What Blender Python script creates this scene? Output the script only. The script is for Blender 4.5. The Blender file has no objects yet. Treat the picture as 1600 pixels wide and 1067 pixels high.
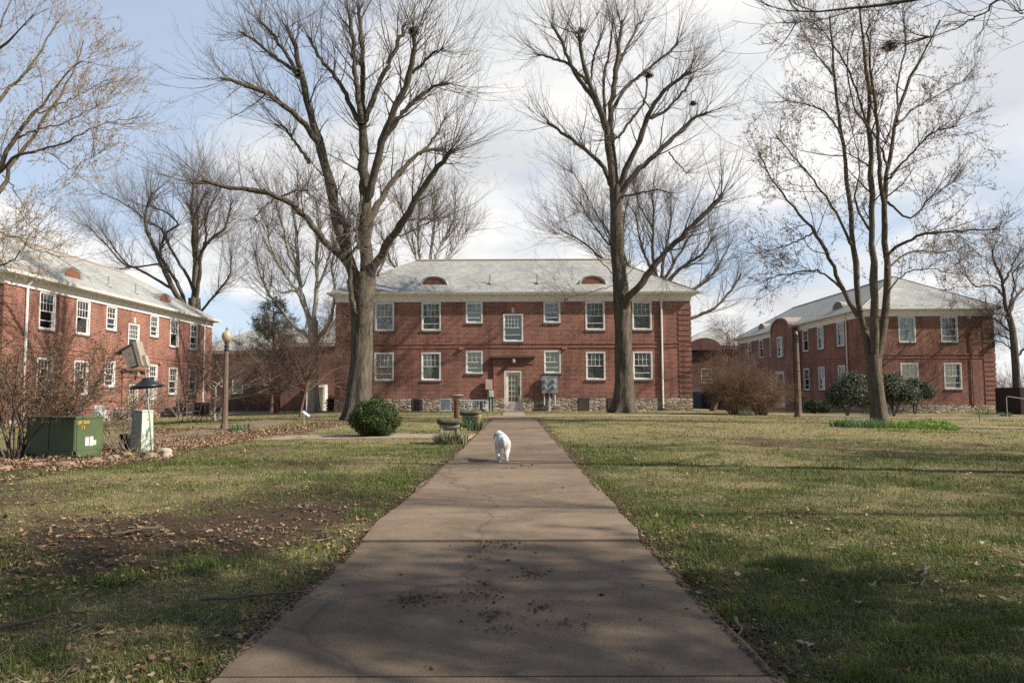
import bpy, math, random
import numpy as np
from mathutils import Vector, Matrix, Euler

random.seed(7)
rng = np.random.default_rng(7)
R = math.radians
scene = bpy.context.scene
COL = scene.collection

# ------------------------------------------------------------------ camera
F = 1150.0                      # focal length in photo pixels (photo is 1600 wide)
PITCH = math.atan(81.5 / F)
YAW = math.atan(5 / F)
ROLL = R(-0.22)
cam_d = bpy.data.cameras.new('camera')
cam_d.sensor_width = 36
cam_d.lens = 36 * F / 1600
cam_d.clip_end = 3000
cam_d.clip_start = 0.05
cam = bpy.data.objects.new('camera', cam_d)
COL.objects.link(cam)
CAMLOC = Vector((0, 0, 1.0))
CAMROT = Matrix.Rotation(YAW, 3, 'Z') @ Matrix.Rotation(math.pi / 2 + PITCH, 3, 'X') @ Matrix.Rotation(ROLL, 3, 'Z')
cam.matrix_world = Matrix.Translation(CAMLOC) @ CAMROT.to_4x4()
scene.camera = cam

# ------------------------------------------------------------------ sun and sky
SUN_EL, SUN_AZ = R(38), R(-17)           # towards the sun: right of the view and a little behind
SUN_DIR = Vector((math.cos(SUN_EL) * math.cos(SUN_AZ), math.cos(SUN_EL) * math.sin(SUN_AZ), math.sin(SUN_EL)))
sun_d = bpy.data.lights.new('sun', 'SUN')
sun_d.energy = 5.0
sun_d.angle = R(0.5)
sun_d.color = (1.0, 0.93, 0.82)
sun = bpy.data.objects.new('sun', sun_d)
sun.rotation_euler = SUN_DIR.to_track_quat('Z', 'Y').to_euler()
COL.objects.link(sun)

world = bpy.data.worlds.new('World')
scene.world = world
world.use_nodes = True
nt = world.node_tree
nt.nodes.clear()
def N(t, kind, **kw):
    n = t.nodes.new(kind)
    for k, v in kw.items():
        setattr(n, k, v)
    return n
out = N(nt, 'ShaderNodeOutputWorld')
bg = N(nt, 'ShaderNodeBackground')
bg.inputs['Strength'].default_value = 0.085
nt.links.new(bg.outputs[0], out.inputs[0])
sky = N(nt, 'ShaderNodeTexSky', sky_type='NISHITA', sun_disc=False)
sky.sun_elevation = SUN_EL
sky.sun_rotation = math.pi / 2 - SUN_AZ
sky.altitude = 150
sky.air_density = 1.0
sky.dust_density = 0.6
tc = N(nt, 'ShaderNodeTexCoord')
sep = N(nt, 'ShaderNodeSeparateXYZ')
nt.links.new(tc.outputs['Generated'], sep.inputs[0])
def wmath(op, a, b=None):
    m = N(nt, 'ShaderNodeMath', operation=op)
    for i, v in enumerate((a, b)):
        if v is None: continue
        if isinstance(v, (int, float)): m.inputs[i].default_value = v
        else: nt.links.new(v, m.inputs[i])
    return m.outputs[0]
zc = wmath('ADD', wmath('MAXIMUM', sep.outputs[2], 0.0), 0.22)
cx = wmath('DIVIDE', sep.outputs[0], zc)
cy = wmath('DIVIDE', sep.outputs[1], zc)
comb = N(nt, 'ShaderNodeCombineXYZ')
nt.links.new(cx, comb.inputs[0]); nt.links.new(cy, comb.inputs[1])
mp = N(nt, 'ShaderNodeMapping')
mp.inputs['Location'].default_value = (5.1, 2.6, 0.4)
nt.links.new(comb.outputs[0], mp.inputs[0])
cn = N(nt, 'ShaderNodeTexNoise')
cn.inputs['Scale'].default_value = 1.15
cn.inputs['Detail'].default_value = 7
cn.inputs['Roughness'].default_value = 0.5
cn.inputs['Distortion'].default_value = 0.25
nt.links.new(mp.outputs[0], cn.inputs['Vector'])
# more cloud towards the right of the view, clearer towards the left and overhead behind
side = wmath('MULTIPLY', sep.outputs[0], 0.16)
fwd = wmath('MULTIPLY', sep.outputs[1], 0.30)
dens = wmath('ADD', wmath('ADD', cn.outputs[0], side), fwd)
cr = N(nt, 'ShaderNodeValToRGB')
cr.color_ramp.elements[0].position = 0.625
cr.color_ramp.elements[1].position = 0.76
nt.links.new(dens, cr.inputs[0])
cn2 = N(nt, 'ShaderNodeTexNoise')
cn2.inputs['Scale'].default_value = 2.2
cn2.inputs['Detail'].default_value = 6
nt.links.new(mp.outputs[0], cn2.inputs['Vector'])
cr2 = N(nt, 'ShaderNodeValToRGB')
cr2.color_ramp.elements[0].position = 0.36
cr2.color_ramp.elements[0].color = (6.0, 6.15, 6.4, 1)
cr2.color_ramp.elements[1].position = 0.58
cr2.color_ramp.elements[1].color = (8.2, 8.15, 8.05, 1)
nt.links.new(cn2.outputs[0], cr2.inputs[0])
skm = N(nt, 'ShaderNodeMix', data_type='RGBA')
veil = N(nt, 'ShaderNodeMath', operation='MULTIPLY_ADD', use_clamp=True)
nt.links.new(sep.outputs[1], veil.inputs[0]); veil.inputs[1].default_value = .62; veil.inputs[2].default_value = .02
nt.links.new(veil.outputs[0], skm.inputs[0])        # thin high cloud veil over the blue
skm.inputs[7].default_value = (6.2, 7.2, 8.7, 1)
nt.links.new(sky.outputs[0], skm.inputs[6])
mix = N(nt, 'ShaderNodeMix', data_type='RGBA')
nt.links.new(cr.outputs[0], mix.inputs[0])
nt.links.new(skm.outputs[2], mix.inputs[6])
nt.links.new(cr2.outputs[0], mix.inputs[7])
nt.links.new(mix.outputs[2], bg.inputs[0])

scene.view_settings.view_transform = 'Standard'
scene.view_settings.look = 'None'
scene.view_settings.exposure = 0.54
scene.view_settings.gamma = 1.0
scene.cycles.max_bounces = 6
scene.cycles.transparent_max_bounces = 12
scene.cycles.use_denoising = False
scene.cycles.caustics_reflective = False
scene.cycles.caustics_refractive = False

# ------------------------------------------------------------------ measuring helpers (photo pixel -> world)
def ray(px, py):
    return (CAMROT @ Vector(((px - 800) / F, -(py - 533.5) / F, -1))).normalized()
def at(px, py, Y):
    d = ray(px, py)
    return CAMLOC + d * (Y / d.y)
def sstep(v, a, b):
    t = np.clip((v - a) / (b - a), 0, 1)
    return t * t * (3 - 2 * t)
def terrain(x, y):
    x = np.asarray(x, float); y = np.asarray(y, float)
    z = -0.30 * sstep(np.abs(x), 8, 19)
    z = z - 0.10 * sstep(-x, 4, 9) * (1 - sstep(-x, 9, 19)) * (1 - sstep(y, 16, 26))
    z = z - 0.75 * sstep(y, 52, 78) - 2.5 * sstep(y, 90, 200)
    return z
def tz(x, y):
    return float(terrain(x, y))
def ground(px, py):
    Y = 20.0
    for _ in range(40):
        p = at(px, py, Y)
        h = 1.0 - tz(p.x, p.y)
        d = ray(px, py)
        Y2 = h / max(-d.z / d.y, 1e-4)
        Y = Y * .4 + min(Y2, 150) * .6
    p = at(px, py, Y)
    return Vector((p.x, p.y, tz(p.x, p.y)))

def lattice(seed):
    return np.random.default_rng(seed).random((256, 256))
_lat = {}
def vnoise(x, y, seed):
    if seed not in _lat: _lat[seed] = lattice(seed)
    L = _lat[seed]
    xi = np.floor(x).astype(int); yi = np.floor(y).astype(int)
    fx = x - xi; fy = y - yi
    fx = fx * fx * (3 - 2 * fx); fy = fy * fy * (3 - 2 * fy)
    a = L[xi % 256, yi % 256]; b = L[(xi + 1) % 256, yi % 256]
    c = L[xi % 256, (yi + 1) % 256]; d = L[(xi + 1) % 256, (yi + 1) % 256]
    return (a * (1 - fx) + b * fx) * (1 - fy) + (c * (1 - fx) + d * fx) * fy
def fbm(x, y, scale, seed, octs=4):
    x = np.asarray(x, float) * scale; y = np.asarray(y, float) * scale
    v = 0; a = .5; s = 0
    for k in range(octs):
        v = v + a * vnoise(x * 2 ** k + 17.3 * k, y * 2 ** k + 9.1 * k, seed + k); s += a; a *= .5
    return v / s

# ------------------------------------------------------------------ materials
MATS = {}
class Mat:
    def __init__(s, name):
        s.m = bpy.data.materials.new(name); s.m.use_nodes = True
        s.t = s.m.node_tree; s.t.nodes.clear()
        s.out = s.n('ShaderNodeOutputMaterial'); s.b = s.n('ShaderNodeBsdfPrincipled')
        s.l(s.b.outputs[0], s.out.inputs[0]); MATS[name] = s.m
    def n(s, kind, **kw):
        return N(s.t, kind, **kw)
    def l(s, a, b): s.t.links.new(a, b)
    def noise(s, scale, detail=4, rough=.55, vec=None, dist=0):
        n = s.n('ShaderNodeTexNoise'); n.inputs['Scale'].default_value = scale
        n.inputs['Detail'].default_value = detail; n.inputs['Roughness'].default_value = rough
        n.inputs['Distortion'].default_value = dist
        if vec is not None: s.l(vec, n.inputs['Vector'])
        return n.outputs[0]
    def coord(s, which='Object', scale=(1, 1, 1)):
        t = s.n('ShaderNodeTexCoord'); m = s.n('ShaderNodeMapping')
        m.inputs['Scale'].default_value = scale
        s.l(t.outputs[which], m.inputs[0]); return m.outputs[0]
    def ramp(s, fac, stops):
        r = s.n('ShaderNodeValToRGB'); e = r.color_ramp.elements
        while len(e) < len(stops): e.new(.5)
        for i, (p, c) in enumerate(stops):
            e[i].position = p; e[i].color = (*c, 1) if len(c) == 3 else c
        s.l(fac, r.inputs[0]); return r.outputs[0]
    def mix(s, fac, a, b, mode='MIX'):
        m = s.n('ShaderNodeMix', data_type='RGBA', blend_type=mode)
        for i, v in ((0, fac), (6, a), (7, b)):
            if isinstance(v, (int, float)): m.inputs[i].default_value = v
            elif isinstance(v, tuple): m.inputs[i].default_value = (*v, 1)
            else: s.l(v, m.inputs[i])
        return m.outputs[2]
    def math(s, op, a, b=None):
        m = s.n('ShaderNodeMath', operation=op)
        for i, v in enumerate((a, b)):
            if v is None: continue
            if isinstance(v, (int, float)): m.inputs[i].default_value = v
            else: s.l(v, m.inputs[i])
        return m.outputs[0]
    def color(s, c):
        if isinstance(c, tuple): s.b.inputs['Base Color'].default_value = (*c, 1)
        else: s.l(c, s.b.inputs['Base Color'])
    def rough(s, v): s.b.inputs['Roughness'].default_value = v
    def spec(s, v): s.b.inputs['Specular IOR Level'].default_value = v
    def bump(s, h, strength=.5, dist=.01):
        b = s.n('ShaderNodeBump'); b.inputs['Strength'].default_value = strength
        b.inputs['Distance'].default_value = dist
        s.l(h, b.inputs['Height']); s.l(b.outputs[0], s.b.inputs['Normal'])

def simple(name, c, rough=.6, var=.25, scale=6, metal=0, bump=.15, spec=.3):
    m = Mat(name); v = m.coord()
    n = m.noise(scale, 5, .6, v)
    lo = tuple(x * (1 - var) for x in c); hi = tuple(min(1, x * (1 + var)) for x in c)
    m.color(m.ramp(n, [(.3, lo), (.7, hi)])); m.rough(rough); m.spec(spec)
    m.b.inputs['Metallic'].default_value = metal
    if bump: m.bump(m.noise(scale * 8, 3, .6, v), bump, .004)
    return m.m

def brick_mat(name, c1, c2, mort):
    m = Mat(name); uv = m.coord('UV')
    b = m.n('ShaderNodeTexBrick'); m.l(uv, b.inputs['Vector'])
    b.inputs['Scale'].default_value = 1; b.inputs['Brick Width'].default_value = .21
    b.inputs['Row Height'].default_value = .075; b.inputs['Mortar Size'].default_value = .010
    b.inputs['Mortar Smooth'].default_value = .1; b.inputs['Bias'].default_value = -.1
    b.inputs['Color1'].default_value = (*c1, 1); b.inputs['Color2'].default_value = (*c2, 1)
    b.inputs['Mortar'].default_value = (*mort, 1)
    big = m.noise(.45, 5, .6, uv)
    st = m.ramp(big, [(.3, (.62, .60, .60)), (.5, (1, 1, 1)), (.72, (1.28, 1.2, 1.1))])
    c = m.mix(1, b.outputs[0], st, 'MULTIPLY')
    c = m.mix(1, c, m.ramp(m.noise(1, 6, .65, m.coord('UV', (2.2, .22, 1))), [(.34, (.68, .66, .66)), (.52, (1, 1, 1))]), 'MULTIPLY')
    pale = m.noise(9, 2, .7, uv)                       # pale weathered bricks and mortar smears
    c = m.mix(m.ramp(pale, [(.62, (0, 0, 0)), (.74, (.5, .5, .5))]), c, tuple(x * 1.5 for x in mort))
    sx = m.n('ShaderNodeSeparateXYZ'); m.l(uv, sx.inputs[0])
    damp = m.math('MULTIPLY', m.ramp(sx.outputs[1], [(0, (.6, .6, .6)), (1.0, (0, 0, 0))]), m.noise(1.6, 5, .7, uv))
    c = m.mix(damp, c, (.10, .075, .06))
    m.color(c); m.rough(.85); m.spec(.2)
    m.bump(b.outputs['Fac'], -.6, .008)
    return m.m
BRICK = brick_mat('brick', (.275, .074, .048), (.105, .031, .025), (.42, .30, .235))
BRICKSHADE = brick_mat('brick_back_shaded', (.135, .040, .031), (.08, .028, .023), (.22, .16, .13))  # same brick for the far blocks, their shade painted into darker colours

def stone_mat():
    m = Mat('rubble_stone'); uv = m.coord('UV', (2.6, 6.5, 1))
    nzn = m.n('ShaderNodeTexNoise'); nzn.inputs['Scale'].default_value = 1.3; m.l(uv, nzn.inputs['Vector'])
    wv = m.n('ShaderNodeVectorMath', operation='ADD'); m.l(uv, wv.inputs[0])
    sc = m.n('ShaderNodeVectorMath', operation='SCALE'); m.l(nzn.outputs[1], sc.inputs[0]); sc.inputs['Scale'].default_value = .6
    m.l(sc.outputs[0], wv.inputs[1])
    v = m.n('ShaderNodeTexVoronoi', distance='CHEBYCHEV'); v.inputs['Scale'].default_value = 1; v.inputs['Randomness'].default_value = .75
    m.l(wv.outputs[0], v.inputs['Vector'])
    v2 = m.n('ShaderNodeTexVoronoi', feature='DISTANCE_TO_EDGE'); v2.inputs['Scale'].default_value = 1; v2.inputs['Randomness'].default_value = .75
    m.l(wv.outputs[0], v2.inputs['Vector'])
    sp = m.n('ShaderNodeSeparateColor'); m.l(v.outputs['Color'], sp.inputs[0])
    c = m.ramp(sp.outputs[0], [(0, (.20, .13, .085)), (.35, (.42, .33, .23)), (.65, (.50, .43, .33)), (1, (.36, .33, .29))])
    c = m.mix(m.ramp(m.noise(7, 4, .7, uv), [(.35, (.5, .5, .5)), (.6, (0, 0, 0))]), c, (.13, .10, .07))
    edge = m.ramp(v2.outputs[0], [(0, (1, 1, 1)), (.09, (0, 0, 0))])
    c = m.mix(edge, c, (.16, .13, .10))
    m.color(c); m.rough(.9); m.bump(m.ramp(v2.outputs[0], [(0, (0, 0, 0)), (.2, (1, 1, 1))]), .9, .04)
    return m.m
STONE = stone_mat()

def slate_mat():
    m = Mat('slate_roof'); uv = m.coord('UV')
    b = m.n('ShaderNodeTexBrick'); m.l(uv, b.inputs['Vector'])
    b.inputs['Scale'].default_value = 1; b.inputs['Brick Width'].default_value = .28
    b.inputs['Row Height'].default_value = .2; b.inputs['Mortar Size'].default_value = .010
    b.inputs['Bias'].default_value = 0
    b.inputs['Color1'].default_value = (.41, .405, .375, 1); b.inputs['Color2'].default_value = (.30, .30, .28, 1)
    b.inputs['Mortar'].default_value = (.17, .165, .15, 1)
    st = m.ramp(m.noise(.5, 5, .65, uv), [(.3, (.8, .8, .8)), (.7, (1.15, 1.15, 1.1))])
    c = m.mix(1, b.outputs[0], st, 'MULTIPLY')
    c = m.mix(m.ramp(m.noise(.25, 6, .7, m.coord('UV', (1, .4, 1))), [(.6, (0, 0, 0)), (.78, (.5, .5, .5))]), c, (.42, .27, .19))
    m.color(c); m.rough(.6); m.spec(.35); m.bump(b.outputs['Fac'], -.5, .012)
    return m.m
SLATE = slate_mat()
WHITE = simple('white_trim_paint', (.76, .73, .69), .5, .08, 3)
CREAM = simple('cream_paint', (.64, .59, .51), .6, .12, 3)
SILL = simple('sill_stone', (.16, .12, .11), .8)
COPPER = simple('weathered_copper', (.19, .078, .048), .55, .3, 4)
DARKMETAL = simple('dark_metal', (.045, .045, .045), .5, .3)
GREYMETAL = simple('grey_metal_paint', (.27, .30, .31), .5, .12, 3)
LIGHTMETAL = simple('light_grey_metal', (.48, .50, .50), .45, .12, 3)
BEIGE = simple('beige_metal', (.50, .37, .29), .5, .1)
RUSTY = simple('rusty_terracotta', (.15, .06, .035), .8, .5, 9)
GREENBOX = simple('green_enamel', (.085, .118, .055), .45, .16, 2.5)
PALEGREEN = simple('pale_green_enamel', (.50, .56, .46), .5, .12, 2.5)
YELLOW = simple('yellow_decal', (.85, .42, .03), .5, .1)
STICKER = simple('white_sticker', (.75, .74, .68), .5, .1, 20)
ORANGE = simple('orange_sticker', (.8, .25, .03), .5, .1)
PALEYEL = simple('pale_yellow_sticker', (.65, .62, .32), .5, .1)
BLACKPL = simple('black_plastic', (.018, .019, .022), .35, .2, spec=.5)
WOODGREY = simple('weathered_wood', (.25, .21, .165), .85, .35, 10)
POST = simple('pinkish_concrete_post', (.155, .108, .08), .8, .3, 12)
PLANTERM = simple('mossy_carved_stone', (.30, .26, .19), .9, .4, 9, bump=.4)
PLANTERT = simple('dark_mossy_stone', (.10, .088, .06), .95, .5, 12, bump=.5)
ROCK = simple('pale_limestone', (.46, .38, .29), .9, .35, 5, bump=.5)
DOORGREY = simple('grey_door_paint', (.13, .14, .15), .5, .1)
INK = simple('black_ink', (.03, .03, .04), .5, .1)
BRICKPALE = simple('terracotta_cap', (.50, .19, .11), .7, .15)
YELLOWFL = simple('daffodil_petal', (.85, .66, .04), .6, .1)

def glass_mat():
    m = Mat('window_glass')
    g = m.n('ShaderNodeBsdfGlossy'); g.inputs['Roughness'].default_value = .03
    t = m.n('ShaderNodeBsdfTransparent'); t.inputs[0].default_value = (.90, .92, .91, 1)
    lw = m.n('ShaderNodeFresnel'); lw.inputs[0].default_value = 1.5
    bp = m.n('ShaderNodeBump'); bp.inputs['Strength'].default_value = .12; bp.inputs['Distance'].default_value = .02
    m.l(m.noise(1.3, 2, .5, m.coord()), bp.inputs['Height']); m.l(bp.outputs[0], g.inputs['Normal'])
    mx = m.n('ShaderNodeMixShader'); m.l(m.math('ADD', lw.outputs[0], .06), mx.inputs[0])
    m.l(t.outputs[0], mx.inputs[1]); m.l(g.outputs[0], mx.inputs[2]); m.l(mx.outputs[0], m.out.inputs[0])
    return m.m
GLASS = glass_mat()
def curtain_mat():
    m = Mat('net_curtain'); v = m.coord('Object', (14, 1, .6))
    m.color(m.ramp(m.noise(1, 3, .5, v), [(.3, (.60, .58, .55)), (.7, (.84, .82, .78))])); m.rough(.9)
    return m.m
CURTAIN = curtain_mat()
DIMCURT = simple('dim_curtain', (.30, .29, .27), .9, .3, 5)

def bark_mat(name, dark, light, moss, scale=1.0):
    m = Mat(name); v = m.coord('Object', (7 * scale, 7 * scale, 1.3 * scale)); o = m.coord()
    n = m.noise(1.6, 7, .7, v, .6)
    c = m.ramp(n, [(.32, dark), (.62, light)])
    c = m.mix(m.ramp(m.noise(.9, 4, .6, o), [(.5, (0, 0, 0)), (.72, (.6, .6, .6))]), c, moss)
    m.color(c); m.rough(.95); m.spec(.1); m.bump(n, .9, .04)
    return m.m
BARK = bark_mat('ridged_grey_bark', (.035, .028, .022), (.165, .137, .104), (.085, .085, .042))
BARKD = bark_mat('dark_bark', (.05, .04, .034), (.17, .135, .11), (.09, .08, .055))
BARKP = bark_mat('pale_mottled_bark', (.22, .21, .16), (.52, .49, .40), (.26, .25, .17), .6)
BARKR = bark_mat('reddish_bark', (.09, .05, .038), (.24, .15, .115), (.12, .10, .07))
BARKC = bark_mat('smooth_maple_bark', (.075, .06, .045), (.17, .14, .105), (.11, .115, .055))
TWIG = simple('grey_brown_twigs', (.135, .11, .092), .9, .3, 2, bump=0, spec=.1)
TWIGP = simple('pale_twigs', (.26, .20, .155), .9, .3, 2, bump=0, spec=.1)
TWIGR = simple('reddish_twigs', (.165, .11, .085), .9, .35, 2, bump=0, spec=.1)
TWIGD = simple('dark_twigs', (.085, .065, .055), .9, .3, 2, bump=0, spec=.1)

def attr_mat(name, rough=.8, trans=0.0, attr='tint', mult=1.0):
    m = Mat(name); a = m.n('ShaderNodeAttribute', attribute_name=attr)
    m.l(a.outputs['Color'], m.b.inputs['Base Color']); m.rough(rough); m.spec(.2)
    if trans:
        tr = m.n('ShaderNodeBsdfTranslucent'); m.l(a.outputs['Color'], tr.inputs[0])
        mx = m.n('ShaderNodeMixShader'); mx.inputs[0].default_value = trans
        m.l(m.b.outputs[0], mx.inputs[1]); m.l(tr.outputs[0], mx.inputs[2]); m.l(mx.outputs[0], m.out.inputs[0])
    return m.m
GRASSM = attr_mat('grass_blades', .6, .3)
LEAFM = attr_mat('dry_leaves', .8, .15)
FOLM = attr_mat('evergreen_leaves', .45, .15)
BUDM = attr_mat('buds', .8, .2)
CLODM = attr_mat('soil_crumbs', .95)

# ------------------------------------------------------------------ mesh helpers
def tag(o, label=None, cat=None, group=None, kind=None):
    if label: o['label'] = label
    if cat: o['category'] = cat
    if group: o['group'] = group
    if kind: o['kind'] = kind
    return o
def empty(name, loc, rz=0, label=None, cat=None, group=None, parent=None):
    o = bpy.data.objects.new(name, None); COL.objects.link(o)
    o.location = loc; o.rotation_euler = (0, 0, rz); o.empty_display_size = .2
    if parent: o.parent = parent
    return tag(o, label, cat, group)
def link(name, me, parent=None, loc=(0, 0, 0), rz=0):
    o = bpy.data.objects.new(name, me); COL.objects.link(o)
    o.location = loc; o.rotation_euler = (0, 0, rz)
    if parent: o.parent = parent
    return o
def auto_uv(me):
    nf = len(me.polygons)
    if not nf: return
    no = np.empty(nf * 3); me.polygons.foreach_get('normal', no); no = no.reshape(-1, 3)
    tot = np.empty(nf, int); me.polygons.foreach_get('loop_total', tot)
    vi = np.empty(len(me.loops), int); me.loops.foreach_get('vertex_index', vi)
    co = np.empty(len(me.vertices) * 3); me.vertices.foreach_get('co', co); co = co.reshape(-1, 3)
    t = np.stack([-no[:, 1], no[:, 0], np.zeros(nf)], 1)
    ln = np.linalg.norm(t, axis=1)
    flat = ln < .05
    t[flat] = (1, 0, 0); ln[flat] = 1
    t /= ln[:, None]
    b = np.cross(no, t)
    T = np.repeat(t, tot, 0); B = np.repeat(b, tot, 0); P = co[vi]
    uv = np.stack([(P * T).sum(1), (P * B).sum(1)], 1)
    l = me.uv_layers.new(name='UVMap')
    l.data.foreach_set('uv', uv.ravel())
class MB:
    def __init__(s): s.v = []; s.f = []
    def add(s, vs, fs):
        k = len(s.v); s.v += [tuple(p) for p in vs]; s.f += [tuple(i + k for i in f) for f in fs]; return s
    def box(s, x0, x1, y0, y1, z0, z1, bev=0):
        v = [(x, y, z) for x in (x0, x1) for y in (y0, y1) for z in (z0, z1)]
        if bev:
            return s.bbox(x0, x1, y0, y1, z0, z1, bev)
        return s.add(v, [(0, 1, 3, 2), (4, 6, 7, 5), (0, 4, 5, 1), (2, 3, 7, 6), (0, 2, 6, 4), (1, 5, 7, 3)])
    def bbox(s, x0, x1, y0, y1, z0, z1, b):
        import bmesh
        bm = bmesh.new(); bmesh.ops.create_cube(bm, size=1)
        for v in bm.verts:
            v.co = Vector(((x0 + x1) / 2 + v.co.x * (x1 - x0), (y0 + y1) / 2 + v.co.y * (y1 - y0), (z0 + z1) / 2 + v.co.z * (z1 - z0)))
        bmesh.ops.bevel(bm, geom=bm.edges[:], offset=b, segments=2, affect='EDGES', profile=.6)
        bm.verts.index_update()
        s.add([v.co[:] for v in bm.verts], [[v.index for v in f.verts] for f in bm.faces]); bm.free(); return s
    def quad(s, a, b, c, d): return s.add([a, b, c, d], [(0, 1, 2, 3)])
    def rings(s, rings, cap0=True, cap1=True):
        K = len(rings[0]); vs = [p for r in rings for p in r]; fs = []
        for i in range(len(rings) - 1):
            for j in range(K):
                fs.append((i * K + j, i * K + (j + 1) % K, (i + 1) * K + (j + 1) % K, (i + 1) * K + j))
        if cap0: fs.append(tuple(range(K - 1, -1, -1)))
        if cap1: fs.append(tuple((len(rings) - 1) * K + j for j in range(K)))
        return s.add(vs, fs)
    def lathe(s, prof, K=16, c=(0, 0), sx=1, sy=1, ph=0):
        return s.rings([[(c[0] + r * sx * math.cos(ph + 2 * math.pi * j / K), c[1] + r * sy * math.sin(ph + 2 * math.pi * j / K), z) for j in range(K)] for r, z in prof])
    def tube(s, pts, r, K=8):
        pts = [Vector(p) for p in pts]; rs = r if isinstance(r, (list, tuple)) else [r] * len(pts)
        rings = []; ref = Vector((.31, .17, .93))
        for i, p in enumerate(pts):
            t = (pts[min(i + 1, len(pts) - 1)] - pts[max(i - 1, 0)]).normalized()
            rf = ref if abs(t.dot(ref)) < .95 else Vector((1, 0, 0))
            a = t.cross(rf).normalized(); b = t.cross(a)
            rings.append([p + a * rs[i] * math.cos(2 * math.pi * j / K) + b * rs[i] * math.sin(2 * math.pi * j / K) for j in range(K)])
        return s.rings(rings)
    def mesh(s, name, mat, smooth=False):
        me = bpy.data.meshes.new(name); me.from_pydata(s.v, [], s.f); me.update()
        auto_uv(me); me.materials.append(mat)
        if smooth:
            me.polygons.foreach_set('use_smooth', [True] * len(me.polygons))
        return me
    def build(s, name, mat, parent=None, loc=(0, 0, 0), rz=0, smooth=False):
        return link(name, s.mesh(name, mat, smooth), parent, loc, rz)
def np_mesh(name, V, Fq, mat, tint=None, smooth=False, k=4):
    """V (n,3); Fq (m,k) faces; tint: per-vertex colour (n,3)"""
    me = bpy.data.meshes.new(name)
    n, m = len(V), len(Fq)
    me.vertices.add(n); me.vertices.foreach_set('co', np.ascontiguousarray(V, dtype=np.float32).ravel())
    me.loops.add(m * k); me.loops.foreach_set('vertex_index', np.ascontiguousarray(Fq, dtype=np.int32).ravel())
    me.polygons.add(m); me.polygons.foreach_set('loop_start', np.arange(0, m * k, k, dtype=np.int32))
    try: me.polygons.foreach_set('loop_total', np.full(m, k, dtype=np.int32))
    except Exception: pass
    if smooth: me.polygons.foreach_set('use_smooth', np.ones(m, bool))
    me.update(calc_edges=True)
    if tint is not None:
        a = me.color_attributes.new('tint', 'FLOAT_COLOR', 'POINT')
        c = np.ones((n, 4), np.float32); c[:, :3] = tint
        a.data.foreach_set('color', c.ravel())
    me.materials.append(mat)
    return me

# ================================================================== GROUND
PATH_L, PATH_R = None, None
def path_half(y):               # path centre and half width (m) measured down its length
    ys = np.array([0, 2.6, 5, 12, 32]); c = np.array([-.085, -.085, -.09, -.06, -.05]); w = np.array([.99, .985, .955, .925, .84])
    return np.interp(y, ys, c), np.interp(y, ys, w)
def poly_mask(x, y, poly):
    x = np.asarray(x); y = np.asarray(y); inside = np.zeros(x.shape, bool)
    n = len(poly)
    for i in range(n):
        x1, y1 = poly[i][:2]; x2, y2 = poly[(i + 1) % n][:2]
        c = ((y1 > y) != (y2 > y)) & (x < (x2 - x1) * (y - y1) / (y2 - y1 + 1e-12) + x1)
        inside ^= c
    return inside
LITTER = [ground(*p) for p in [(-260, 790), (-260, 716), (0, 712), (165, 690), (235, 672), (300, 668), (400, 672), (470, 663), (555, 653), (560, 660), (450, 682), (390, 690), (300, 704), (262, 720), (150, 732), (60, 746)]]
BAND = [ground(*p) for p in [(330, 690), (560, 664), (540, 674), (380, 700)]]
def soilness(x, y):
    """0 grass .. 1 bare soil / litter"""
    c, w = path_half(y)
    d = np.abs(x - c) - w
    n = fbm(x, y, 1.1, 31)
    edge = np.clip(1 - d / (.10 + .28 * n), 0, 1) * (y < 32) * (d > -.1)
    n2 = fbm(x, y, .38, 77, 5)
    left = ((x < -.8) & (x > -7.5) & (y > 3.5) & (y < 14)) * np.clip((n2 - .50) * 9, 0, 1)
    lp = np.exp(-((x + 2.2) / 1.6) ** 2 - ((y - 7) / 2.4) ** 2)
    n5 = fbm(x, y, 4.5, 88, 4); left = left * .55 + np.clip((lp * .55 + n2 * .6 + n5 * .55 - .81) * 3.2, 0, .85)
    right = (x > 0) * np.clip((n2 * .7 + fbm(x, y, 3.5, 19, 4) * .35 - .60) * 6, 0, .8)
    lit = np.where(poly_mask(x, y, LITTER), 1.0, 0) * np.clip(fbm(x, y, .9, 12) * 3 - .4, 0, 1)
    return np.clip(np.maximum.reduce([edge * .7, left, right, lit]), 0, 1)
def tanness(x, y):
    n = fbm(x, y, .55, 5, 5)
    n3 = fbm(x, y, 2.6, 41, 3)
    far = sstep(y, 9, 20) * .20
    rt = sstep(x, 1.0, 4.0) * .06 * sstep(y, 7, 10)
    return np.clip((n * .6 + n3 * .4 - .47 + far * .7 + rt) * 4.0 + .17, 0, 1)

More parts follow.
